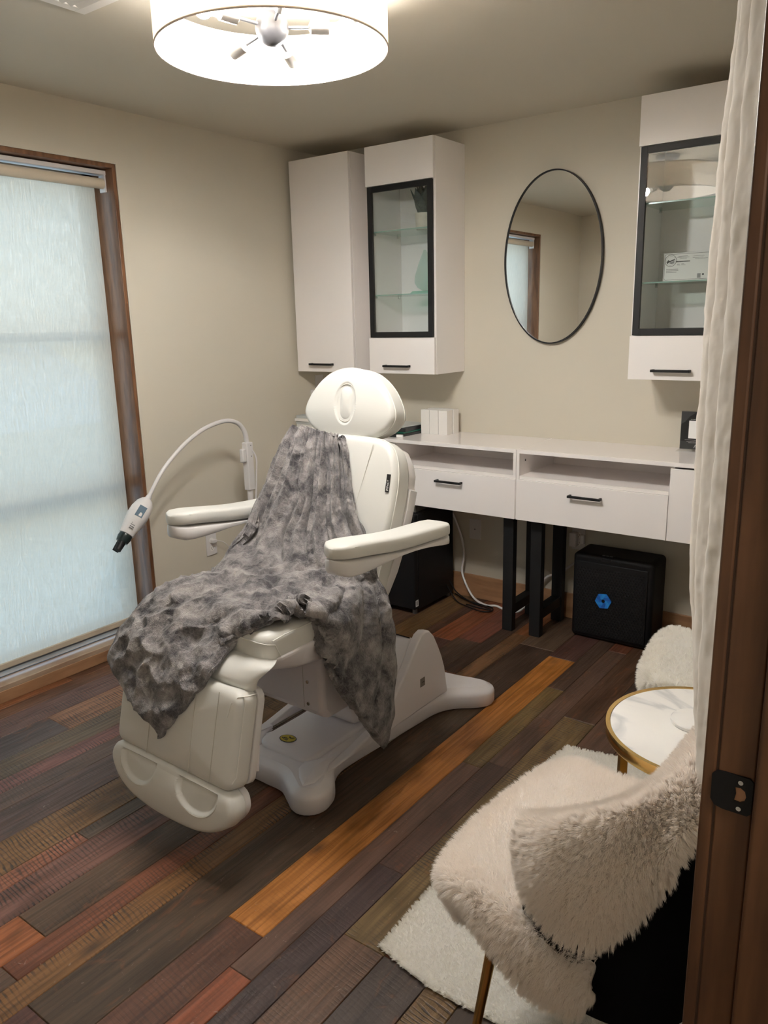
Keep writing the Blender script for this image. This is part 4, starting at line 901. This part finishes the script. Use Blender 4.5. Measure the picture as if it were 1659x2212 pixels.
def build_blanket():
    nu, nv = 270, 400
    G = np.array(BL); G[7:11,0:2] += np.array([-.012,-.006,.022]); G[7:11,2:6,2] += .008; X = sheet_pts(G, nu, nv); n = grid_normals(X)
    # normals should face the viewer side (outwards)
    if n[nv//2, nu//2, 2] < 0: n = -n
    u, v = np.meshgrid(np.linspace(0,1,nu), np.linspace(0,1,nv))
    P = X.reshape(-1,3)
    w1 = vnoise(P, 5.0, 3).reshape(nv,nu); w2 = vnoise(P, 13.0, 5).reshape(nv,nu); w3 = vnoise(P, 34.0, 8).reshape(nv,nu)
    back = np.clip((.50-v)/.12, 0, 1); seat = np.clip((v-.42)/.1,0,1)
    hang = np.clip((u-.70)/.1,0,1)*np.clip((v-.5)/.1,0,1)
    # gathered folds fanning down the back
    ph = u*5.4+.35*w1+.25*np.sin(v*7)
    fold = np.abs(np.sin(PI*ph))**.6-.55
    d = .012+back*.040*fold*(.6+.9*v)
    d += back*.007*np.sin(2*PI*(u*13+w1*.8))
    # folds down the hanging side
    ph2 = u*13+.5*w1
    d += hang*.020*(np.abs(np.sin(PI*ph2))**.8-.5)
    # rumples over the lap
    rid = 1-np.abs(w2)*2.2
    sw = seat*(1-hang)
    d += sw*(.014*(rid-.4) + .013*w1)
    ph3 = (v*11+u*1.6+.9*w1); d += sw*np.clip(1-(v-.45)/.2,0,1)*.024*(np.abs(np.sin(PI*ph3))-.5)
    w4 = vnoise(P, 22.0, 11).reshape(nv,nu); d += .005*sw*(.5-np.abs(w4)*2.4)
    d += .0035*w2 + .0038*(1-np.abs(w3)*2)-.002
    edge = np.minimum(np.minimum(u,1-u)*nu/10., np.minimum(v,1-v)*nv/10.); d *= np.clip(edge,.25,1)
    X = X+n*d[...,None]
    # soft sideways wobble of the edges
    X[...,0] += .004*np.sin(v*60)*np.clip(1-np.minimum(u,1-u)/.05,0,1); X[...,2] += .004*np.sin(u*70)*np.clip(1-(1-v)/.04,0,1)
    Xl = X if grid_normals(X)[nv//2,nu//2,2] > 0 else X[:, ::-1]
    o = sheet('plush_blanket', Xl, .013, M_PLUSH)
    o.location = TC.location; o.rotation_euler = TC.rotation_euler
    tag(o, 'crumpled grey plush blanket draped over the white treatment chair', 'blanket')
build_blanket()

# ================================================================ UNDER AND AROUND THE DESKS
fr = thing('mini_fridge', 'black box-shaped mini fridge standing under the desk behind the treatment chair', 'fridge', (.63,-.22,0))
box('cabinet', M_BLKP, fr, -.27,.272,-.165,.185,.022,.545, bevel=.004)
box('door', M_BLKP, fr, -.27,.274,-.205,-.168,.030,.545, bevel=.006)
for x in (-.25,.25):
    for y in (-.17,.16): MB().cyl((x,y,0), .014, .024, 16).build('foot', M_GREY, fr)
MB().box(.2742,.2746,-.198,-.172,.046,.082).build('spec_label', M_WPRINT, fr, smooth=False); MB().box(.2747,.2749,-.192,-.180,.052,.076).build('label_mark', M_INKL, fr, smooth=False)
cb_ = thing('grey_carton', 'mottled grey flat carton lying on top of the black mini fridge', 'box', (.66,-.23,.5455), rz=R(4))
box('carton_body', mat('mottled_grey_card', (.20,.20,.19), .8, var=(20,(.09,.09,.09),.9)), cb_, -.21,.20,-.14,.14,0,.040, bevel=.002)

ap = thing('air_purifier', 'black cube air purifier with a blue hexagon emblem under the right desk', 'air purifier', (1.882,-.132,0))
b_ = box('housing', M_BLKP, ap, -.192,.196,-.092,.100,.006,.428, bevel=.022, ang=30)
b_.modifiers['bevel'].segments = 5
gr = MB().box(-.170,.172,-.0990,-.0915,.030,.392).build('grille_frame', M_BLKP, ap, bevel=.003)
def hexgrid():
    b = MB(); s = .0085; w = s*math.sqrt(3)
    for r_ in range(26):
        for c_i in range(23):
            cx = -.160+(c_i+.5*(r_%2))*w; cz = .044+r_*s*1.5
            if cx > .158 or cz > .380 or math.hypot(cx+.030, cz-.212) < .040: continue
            V = []; 
            for rr, y in ((s*.98,-.1008),(s*.74,-.1012),(s*.70,-.0995)):
                V += [(cx+rr*math.sin(PI/3*k), y, cz+rr*math.cos(PI/3*k)) for k in range(6)]
            F = []
            for a in (0,6): F += [(a+k,a+(k+1)%6,a+6+(k+1)%6,a+6+k) for k in range(6)]
            b.add(V, F)
    return b.build('honeycomb_grille', mat('grille_black', (.010,.010,.011), .4, spec=.4), gr, smooth=False)
hexgrid()
C1, C2, C3 = mat('emblem_blue', (.012,.17,.60), .4), mat('emblem_mid_blue', (.010,.10,.45), .4), mat('emblem_light_blue', (.02,.25,.68), .4)
em = curve2d('emblem', [[(.0405*math.cos(PI/3*k+.12), .0405*math.sin(PI/3*k+.12)) for k in range(6)], [(.0085*math.cos(PI/9*k), .0085*math.sin(PI/9*k)) for k in range(18)]], C1, gr, .002, (-.030,-.1022,.212), (R(90),0,0))
for k in range(6):
    a = PI/3*k+.12; P = [(.0400*math.cos(a), .0400*math.sin(a)), (.0400*math.cos(a+PI/3), .0400*math.sin(a+PI/3))]
    m1 = (.0400*.55*math.cos(a+PI/3)+.0400*.45*math.cos(a), .04*.55*math.sin(a+PI/3)+.04*.45*math.sin(a))
    P = [(.040*math.cos(a), .040*math.sin(a)), m1, (.016*math.cos(a+1.35),.016*math.sin(a+1.35)), (.0092*math.cos(a+1.0),.0092*math.sin(a+1.0)), (.0092*math.cos(a+.4),.0092*math.sin(a+.4)), (.017*math.cos(a+.35),.017*math.sin(a+.35))]
    curve2d('emblem_blade', [P], (C2, C3)[k%2], em, .0012, (0,0,.0012))
b = MB()
for k in range(3): b.box(-.052+k*.018,-.038+k*.018,-.082,-.074,.4275,.4305)
b.build('control_button', mat('button_grey', (.16,.16,.17), .4), ap, bevel=.001)
MB().box(-.050,-.008,-.0935,-.088,.402,.418).build('latch', M_BLK, ap, bevel=.001)

def outlet(name, loc, rz, lab, sockets=2, tall=.114):
    o = thing(name, lab, 'outlet', loc, rz=rz)       # local: plate faces -y
    box('wall_plate', M_PLAS2, o, -.035,.035,-.005,0,-tall/2,tall/2, bevel=.0015)
    for s in ((.02,-.02) if sockets == 2 else ()):
        f = MB().cyl((0,-.0065,s), .0165, .002, 24, 'y').build('socket', M_WHITE, o)
        MB().box(-.0075,-.0055,-.0068,-.0064,s-.002,s+.006).build('slot', M_INK, f, smooth=False); MB().box(.0055,.0075,-.0068,-.0064,s-.002,s+.006).build('slot', M_INK, f, smooth=False)
        MB().cyl((0,-.0068,s-.008), .002, .0006, 10, 'y').build('ground_hole', M_INK, f)
    return o
ol = outlet('wall_outlet', (.0005,-1.002,.399), R(90), 'white wall outlet with a plugged-in charger below the left armrest')
pg = thing('plug_adapter', 'small white plug in the outlet below the left armrest with its cord', 'plug', (.0078,-1.002,.419), rz=0)
box('plug_body', M_PLAS2, pg, 0,.022,-.011,.020,-.009,.009, bevel=.003)
MB().tube(crom([(.018,.018,0),(.03,.05,-.012),(.03,.09,-.05),(.03,.13,-.12),(.04,.16,-.25),(.06,.19,-.405)],6), .0022, 8).build('cord', M_PLAS2, pg)
o2 = outlet('wall_outlet', (1.025,-.0005,.397), 0, 'white blank-faced wall plate under the left desk beside the white cord', 0)
MB().cyl((0,-.0075,0), .004, .003, 16, 'y').build('jack', M_GREY, o2)
o3 = outlet('wall_outlet', (1.625,-.0005,.43), 0, 'white wall outlet behind the black air purifier under the right desk')
c1 = thing('charger_block', 'white rectangular power adapter plugged in behind the air purifier', 'adapter', (1.608,-.0075,.43)); box('adapter_body', M_PLAS2, c1, -.018,.018,-.036,0,-.036,.036, bevel=.004)
c2 = thing('charger_block', 'small slim white plug right of the larger adapter by the air purifier', 'adapter', (1.652,-.0062,.435)); box('adapter_body', M_PLAS2, c2, -.010,.010,-.020,0,-.024,.024, bevel=.003)
o4 = outlet('wall_outlet', (.0005,-.085,1.165), R(90), 'white wall outlet in the corner below the leftmost cabinet', 0)
c3 = thing('night_plug', 'small white plug-in on the wall just above the stacked books', 'plug', (.0005,-.15,1.12)); box('plug_body', M_PLAS2, c3, 0,.03,-.015,.015,-.022,.022, bevel=.004)
wc = MB().tube(crom([(.872,-.06,.535),(.905,-.03,.46),(.955,-.03,.34),(.969,-.03,.24),(.960,-.035,.155),(1.0,-.06,.09),(1.06,-.07,.02),(1.15,-.10,.0075),(1.20,-.08,.0075),(1.26,-.10,.0075),(1.34,-.09,.0075),(1.40,-.05,.08),(1.44,-.03,.165),(1.475,-.025,.21),(1.54,-.02,.24),(1.64,-.012,.33)],8), .0062, 12).build('extension_lead', M_PLAS2); tag(wc, 'thick white power cord hanging and looping on the floor under the desks', 'cord')
for k, (P, lab) in enumerate((([(.906,-.12,.09),(.93,-.12,.06),(.99,-.14,.012),(1.08,-.17,.006),(1.17,-.19,.006),(1.215,-.16,.006),(1.19,-.11,.006),(1.10,-.10,.006),(1.0,-.075,.006),(.93,-.06,.02)], 'thin black cord looped on the floor right of the mini fridge, outer loop'),([(.906,-.08,.10),(.95,-.09,.05),(1.02,-.10,.02),(1.11,-.115,.0055),(1.18,-.13,.0055),(1.20,-.145,.0055),(1.14,-.150,.0055),(1.05,-.14,.0055)], 'thin black cord on the floor right of the mini fridge, inner loop'))):
    tag(MB().tube(crom(P,8), .0034, 8).build('power_lead', M_BLKP), lab, 'cord')

# ================================================================ LAMP ON GOOSENECK STAND
gl = thing('whitening_lamp', 'white gooseneck dental whitening lamp on a slim pole by the window', 'lamp', (.22,-.905,0))
Yo = -.905
for k in range(5):
    a = 2*PI*k/5+.3; MB().tube([(0,0,.06),(.10*math.cos(a),.10*math.sin(a),.055),(.20*math.cos(a),.20*math.sin(a),.045)], [.016,.014,.010], 12).build('base_leg', M_PLAS2, gl); MB().cyl((.20*math.cos(a)-.01,.20*math.sin(a),.024), .024, .02, 16, 'x').build('caster', M_GREY, gl)
MB().cyl((0,0,.05), .030, .04, 24).build('base_hub', M_PLAS2, gl)
MB().cyl((0,0,.06), .0155, .66, 24, r2=.015).build('pole', M_PLAS2, gl)
hb = MB().box(-.020,.020,-.021,.021,.70,.845+.10).build('clamp_box', M_PLAS2, gl, bevel=.005)
box('switch_box', M_PLAS2, hb, -.014,.014,-.046,-.020,.845,.915, bevel=.006)
b = MB()
for z in (.93,.875): b.cyl((.0195,0.004,z), .0028, .002, 10, 'x')
b.build('screw', M_GREY, hb)
path = [(0,0,.935),(0,-.008,.985),(0,-.022,1.015),(0,-.055,1.047),(0,-.112,1.066),(0,-.19,1.064),(0,-.30,1.036),(0,-.42,.974),(0,-.53,.888),(0,-.605,.800),(0,-.628,.766)]
MB().tube(crom(path,8), [.0125-.0045*i/80 for i in range(81)], 16).build('gooseneck', M_PLAS2, gl)
MB().tube(crom([(.018,.014,.905),(.028,.030,.86),(.022,.030,.78),(.020,.024,.70),(.018,.010,.60)],8), .0045, 10).build('cable', M_PLAS2, gl)
hd_ = thing('lamp_head_tmp', None, None)
A = Vector((0,-.628,.772)); B_ = Vector((0,-.755,.640)); ax = (B_-A).normalized(); sd = Vector((1,0,0)); up = ax.cross(sd).normalized()
secs = []
for t_, w, h_ in ((-.10,.012,.012),(-.02,.014,.014),(.02,.026,.024),(.12,.040,.036),(.30,.050,.044),(.50,.051,.046),(.70,.045,.042),(.88,.036,.036),(1.0,.033,.033),(1.02,.026,.026)):
    secs.append([tuple(A+(B_-A)*t_+sd*(w*math.cos(a))+up*(h_*math.sin(a))) for a in np.linspace(0,2*PI,32,endpoint=False)])
bpy.data.objects.remove(hd_)
hd2 = loft('lamp_head', secs, M_PLAS2, gl)
def onhead(t, s, r, w, h, name, m, dep=.003):
    c = A+(B_-A)*t; n_ = (sd*math.cos(s)+up*math.sin(s)); q = n_.cross(ax).normalized(); c = c+n_*r; b = MB()
    V = [tuple(c+q*(i*w)+ax*(j*h)+n_*k) for k in (-.01,dep) for j in (-1,1) for i in (-1,1)]
    b.add(V, [(0,2,3,1),(4,5,7,6),(0,1,5,4),(2,6,7,3),(0,4,6,2),(1,3,7,5)]); return b.build(name, m, hd2, bevel=.001)
FS = .55
for sgn in (FS,):
    onhead(.40, sgn, .0455, .017, .026, 'display', M_SCREEN, .0035)
    for k in range(4): onhead(.72+.045*k, sgn, .0405, .010, .0018, 'vent_slot', M_INKL, .002)
MB().tube([A+(B_-A)*1.0, A+(B_-A)*1.10, A+(B_-A)*1.22], [.029,.031,.026], 24).build('nozzle', mat('dark_teal_plastic', (.012,.022,.022), .3), hd2)
for s in (-1,1): MB().tube([A+(B_-A)*1.12, A+(B_-A)*1.28+(up*.5+sd)*.012*s, A+(B_-A)*1.46+(up*.5+sd)*.020*s], [.018,.017,.014], 18).build('nozzle_tip', M_BLKP, hd2)

# ================================================================ SIDE TABLE
st_ = thing('side_table', 'round white marble side table with brass rim and legs between the fur chairs', 'table', (2.685,-1.735,.009))
ZT_ = .491
lathe('rim', [(.2315,ZT_-.001),(.2420,ZT_-.001),(.2425,ZT_-.003),(.2425,ZT_-.028),(.2415,ZT_-.030),(.2315,ZT_-.030),(.2315,ZT_-.001)], M_GOLD, st_, n=128, caps=False)
lathe('table_top', [(.001,ZT_-.020),(.2312,ZT_-.020),(.2312,ZT_-.004),(.2300,ZT_-.0025),(.001,ZT_-.0025)], M_MARBLE, st_, n=128)
for a in (217,37,257,77):
    c, s = math.cos(R(a)), math.sin(R(a)); o = MB().box(-.010,.010,-.010,.010,0,ZT_-.0305).build('leg', M_GOLD, st_, bevel=.001, seg=2, smooth=False); o.location = (.205*c,.205*s,0); o.rotation_euler = (0,0,R(a))
for a in (217,257): MB().tube([(.195*math.cos(R(a)),.195*math.sin(R(a)),.012),(-.195*math.cos(R(a)),-.195*math.sin(R(a)),.012)], .007, 4).build('foot_bar', M_GOLD, st_)
cs = thing('marble_coaster', 'round white marble coaster on the brass rimmed table', 'coaster', (2.655,-1.712,ZT_+.0095-.003))
lathe('stone', [(.001,0),(.058,0),(.060,.002),(.060,.009),(.058,.011),(.001,.011)], M_MARBLE, cs, n=64)
MB().box(.034,.040,-.047,.047,.0110,.0114).build('brass_inlay', M_GOLD, cs, smooth=False)

# ================================================================ ACCENT CHAIRS
def tub_shell(parent):
    """back that wraps round the near side; local origin = middle of the seat on the floor"""
    path = [(-.035,-.270,.625),(.02,-.284,.660),(.07,-.290,.690),(.13,-.284,.722),(.185,-.262,.748),(.220,-.215,.770),(.236,-.150,.785),(.241,-.07,.79),(.236,.02,.775),(.215,.10,.74),(.180,.155,.70),(.140,.180,.665)]
    P = crom(path, 5); n = len(P); th = .038; V = []; F = []
    secs = []
    for i, p in enumerate(P):
        d = P[min(i+1,n-1)]-P[max(i-1,0)]; d.z = 0; d.normalize(); nn = Vector((d.y,-d.x,0)); zt = p.z; zb = .335+.03*abs(i/n-.35)
        lean = .016
        e = 1.0 if 2 < i < n-3 else .6
        ring = []
        for f, off in ((0,-.3),(.0,.5),(.08,1),(.5,1),(.9,1),(.97,.9),(1.0,.5),(1.0,-.3),(.97,-.8),(.9,-1),(.5,-1),(.06,-1)):
            o_ = nn*(off*th/2*e + lean*f); ring.append((p.x+o_.x, p.y+o_.y, zb+(zt-zb)*f))
        secs.append(ring)
    return loft('back_shell', secs, M_VELVET, parent)
def accent_chair(loc, rz, lab):
    c = thing('accent_chair', lab, 'chair', loc, rz=rz, group='black velvet chairs with brass legs')
    sq = box('seat', M_VELVET, c, -.205,.205,-.262,.235,.345,.440, bevel=.030); sq.modifiers['bevel'].segments = 5
    s = tub_shell(c)
    P = crom([(-.030,-.293,.615),(.07,-.313,.690),(.185,-.285,.750),(.238,-.190,.782),(.263,-.07,.79),(.258,.03,.775),(.228,.115,.735),(.155,.200,.665)], 6)
    MB().tube(P, .0035, 8).build('piping', M_VELVET, s)
    for x0, y0, x1, y1 in ((-.125,-.225,-.170,-.262),(-.150,.190,-.190,.225),(.16,-.20,.20,-.24),(.16,.19,.20,.225)):
        MB().tube([(x0,y0,.36),(x1,y1,0)], [.0125,.0075], 16).build('leg', M_GOLD, c)
    return c
CH1 = (2.625,-2.265,.009)
accent_chair(CH1, 0, 'black velvet chair with brass legs nearest the doorway under the long cream sheepskin')
CH2 = (2.590,-1.190,0); RZ2 = R(12.7)
accent_chair(CH2, RZ2, 'black velvet chair beyond the marble table, mostly hidden by fur and curtain').scale = (.85,.85,1)

def xf(G, f):
    G = np.array(G, float); return np.apply_along_axis(lambda p: np.array(f(p)), 2, G)
SEAT = [
 [(2.470,-2.520,.412),(2.440,-2.515,.382),(2.40,-2.46,.335),(2.38,-2.36,.335),(2.38,-2.25,.340),(2.395,-2.12,.345),(2.425,-2.02,.37)],
 [(2.455,-2.548,.442),(2.415,-2.540,.450),(2.378,-2.50,.452),(2.368,-2.38,.455),(2.378,-2.25,.455),(2.395,-2.10,.452),(2.425,-1.995,.44)],
 [(2.502,-2.570,.428),(2.480,-2.560,.472),(2.44,-2.51,.480),(2.42,-2.38,.484),(2.42,-2.25,.484),(2.435,-2.10,.480),(2.46,-1.99,.46)],
 [(2.550,-2.582,.405),(2.540,-2.580,.430),(2.53,-2.545,.480),(2.52,-2.41,.488),(2.52,-2.25,.486),(2.53,-2.10,.480),(2.54,-1.99,.45)],
 [(2.625,-2.592,.365),(2.620,-2.588,.415),(2.61,-2.550,.486),(2.60,-2.42,.492),(2.60,-2.25,.488),(2.61,-2.10,.480),(2.61,-1.99,.45)],
 [(2.705,-2.590,.375),(2.700,-2.588,.425),(2.69,-2.548,.492),(2.68,-2.42,.505),(2.68,-2.27,.505),(2.68,-2.12,.495),(2.69,-2.02,.46)],
 [(2.730,-2.590,.430),(2.730,-2.585,.465),(2.73,-2.54,.510),(2.735,-2.44,.545),(2.74,-2.30,.565),(2.74,-2.17,.555),(2.73,-2.07,.51)]]
WING = [
 [(2.585,-2.570,.612),(2.620,-2.600,.557),(2.690,-2.610,.527),(2.755,-2.600,.545),(2.818,-2.575,.640),(2.850,-2.560,.722),(2.872,-2.52,.775),(2.886,-2.44,.800)],
 [(2.578,-2.562,.632),(2.630,-2.600,.615),(2.695,-2.612,.610),(2.755,-2.605,.640),(2.815,-2.580,.705),(2.850,-2.558,.765),(2.873,-2.51,.802),(2.888,-2.42,.820)],
 [(2.578,-2.540,.655),(2.640,-2.575,.690),(2.700,-2.582,.722),(2.755,-2.575,.752),(2.805,-2.545,.780),(2.845,-2.505,.812),(2.868,-2.42,.832),(2.876,-2.31,.838)],
 [(2.585,-2.520,.660),(2.645,-2.545,.698),(2.700,-2.550,.730),(2.750,-2.540,.760),(2.792,-2.510,.788),(2.818,-2.46,.820),(2.832,-2.38,.838),(2.838,-2.29,.840)],
 [(2.600,-2.500,.640),(2.650,-2.512,.665),(2.695,-2.510,.690),(2.735,-2.495,.715),(2.765,-2.460,.740),(2.785,-2.41,.76),(2.795,-2.34,.775),(2.798,-2.25,.770)],
 [(2.610,-2.490,.545),(2.650,-2.490,.555),(2.690,-2.480,.570),(2.720,-2.460,.590),(2.745,-2.430,.61),(2.755,-2.38,.63),(2.760,-2.31,.64),(2.762,-2.23,.64)]]
def build_sheepskin():
    nu, nv = 90, 90
    Xa = sheet_pts(SEAT, nu, nv); Xb = sheet_pts(WING, nu, 70)
    if grid_normals(Xa)[nv//2,nu//2,2] < 0: Xa = Xa[:, ::-1]
    if grid_normals(Xb)[10,nu//2,1] > 0: Xb = Xb[:, ::-1]
    Ea = fur(Xa, 130000, .017, .00034, lean=(-.12,-.1,-1), leanf=.30, clump=.006, curl=.28, seed=2, edge=.12)
    Eb = fur(Xb, 170000, .0155, .00036, lean=(.05,-.05,-1), leanf=.12, clump=.006, curl=.22, seed=3, edge=.12)
    k = len(Ea[0]); q = len(Xb.reshape(-1,3))
    # second skin panel goes in as extra quads
    nb_ = grid_normals(Xb); A = Xb.reshape(-1,3); B = (Xb-nb_*.010).reshape(-1,3); q1 = grid_quads(*Xb.shape[:2]); q2 = q1[:, ::-1]+q
    V = np.concatenate([Ea[0], Eb[0], A, B]); Q = np.concatenate([Ea[1], Eb[1]+k, q1+k+len(Eb[0]), q2+k+len(Eb[0])]); T = np.concatenate([Ea[2], Eb[2]+k])
    o = sheet('sheepskin_throw', Xa, .006, M_FUR, extra=(V,Q,T), smooth=False)
    tag(o, 'long-haired cream sheepskin over the seat and side of the nearest black chair', 'throw')
build_sheepskin()
def build_white_fur():
    c, s = math.cos(RZ2), math.sin(RZ2)
    def f(p):
        x, y, z = .87*(p[0]-CH1[0]), .87*(p[1]-CH1[1]), p[2]; return (CH2[0]+c*x-s*y, CH2[1]+s*x+c*y, min(z-.004, .462))
    X = sheet_pts(xf(SEAT, f), 70, 70); X[...,2] = np.minimum(X[...,2], .464)
    if grid_normals(X)[35,35,2] < 0: X = X[:, ::-1]
    E = fur(X, 70000, .014, .00045, lean=(-.1,0,-1), leanf=.3, clump=.012, curl=.55, seed=5, edge=.1)
    tag(sheet('fur_throw', X, .006, M_FURW, extra=E, smooth=False), 'short curly white fur throw on the far chair beyond the marble table', 'throw')
build_white_fur()

# ================================================================ RUG
def build_rug():
    G = [[(2.105,-2.355,0),(2.28,-2.385,0),(2.46,-2.380,0),(2.66,-2.385,0),(2.84,-2.38,0)],
         [(2.095,-2.10,0),(2.28,-2.1,0),(2.46,-2.1,0),(2.66,-2.1,0),(2.855,-2.1,0)],
         [(2.080,-1.75,0),(2.28,-1.75,0),(2.46,-1.75,0),(2.66,-1.75,0),(2.86,-1.75,0)],
         [(2.078,-1.46,0),(2.28,-1.45,0),(2.46,-1.45,0),(2.66,-1.45,0),(2.855,-1.45,0)],
         [(2.105,-1.215,0),(2.29,-1.185,0),(2.46,-1.20,0),(2.66,-1.21,0),(2.84,-1.22,0)]]
    X = sheet_pts(G, 90, 130); w = vnoise(X.reshape(-1,3), 9, 4, 3).reshape(X.shape[:2]); X[...,2] = .0065+.0018*w
    # rounded corners
    E = fur(X, 190000, .0105, .00042, lean=(-.2,-.2,-.6), leanf=.5, clump=.006, curl=.55, seed=9, edge=.08, lenvar=.3)
    o = sheet('fur_rug', X, .005, M_FURW, extra=E, smooth=False)
    tag(o, 'short white faux fur rug on the wood floor under the marble table', 'rug')
build_rug()

# ================================================================ CURTAIN
cu0 = thing('doorway_curtain', 'sheer crinkled white curtain gathered at the right side of the doorway', 'curtain', (0,0,0))
def build_curtain():
    nu, nv = 150, 260
    zk = np.array([.845,.90,.975,1.17,1.39,1.71,1.83,1.95,2.15]); xk = np.array([2.853,2.832,2.818,2.800,2.797,2.798,2.806,2.812,2.822])
    k = 1.333/1.193; xk = CAM[0]-(CAM[0]-xk)*k; zk = CAM[2]-(CAM[2]-zk)*k
    zs = np.linspace(2.150, .79, nv); X = np.zeros((nv,nu,3)); s = np.linspace(0,1,nu)
    for i, z in enumerate(zs):
        x0 = np.interp(z, zk, xk)+.009; a, b_, c_i = (x0,-2.32), (2.862,-2.53), (2.905,-2.40)
        px_ = np.interp(s, [0,.04,.6,.8,1], [x0+.010,a[0],b_[0],c_i[0],2.900]); py_ = np.interp(s, [0,.04,.6,.8,1], [-2.295,a[1],b_[1],c_i[1],-2.27])
        w = .0075*np.sin(s*PI*9+.5*math.sin(z*1.7))*np.clip(s/.1,0,1)
        X[i,:,0] = px_-w*.9; X[i,:,1] = py_-w*.42; X[i,:,2] = z
    P = X.reshape(-1,3).copy(); P[:,2] *= .45
    a = vnoise(P, 24, 2, 3).reshape(nv,nu); c = vnoise(X.reshape(-1,3), 60, 6).reshape(nv,nu)
    n = grid_normals(X); X = X+n*(.0022*a+.0012*c)[...,None]
    X[...,0] = np.minimum(X[...,0], 2.922)
    sheet('curtain_cloth', X, .0008, M_CURT, cu0)
build_curtain()
MB().cyl((2.865,-3.70,2.165), .010, 1.55, 20, 'y').build('curtain_rod', M_BLK, cu0)
for y in (-3.66,-2.20): MB().tube([(2.865,y,2.165),(2.929,y,2.165)], .006, 10).build('rod_bracket', M_BLK, cu0)
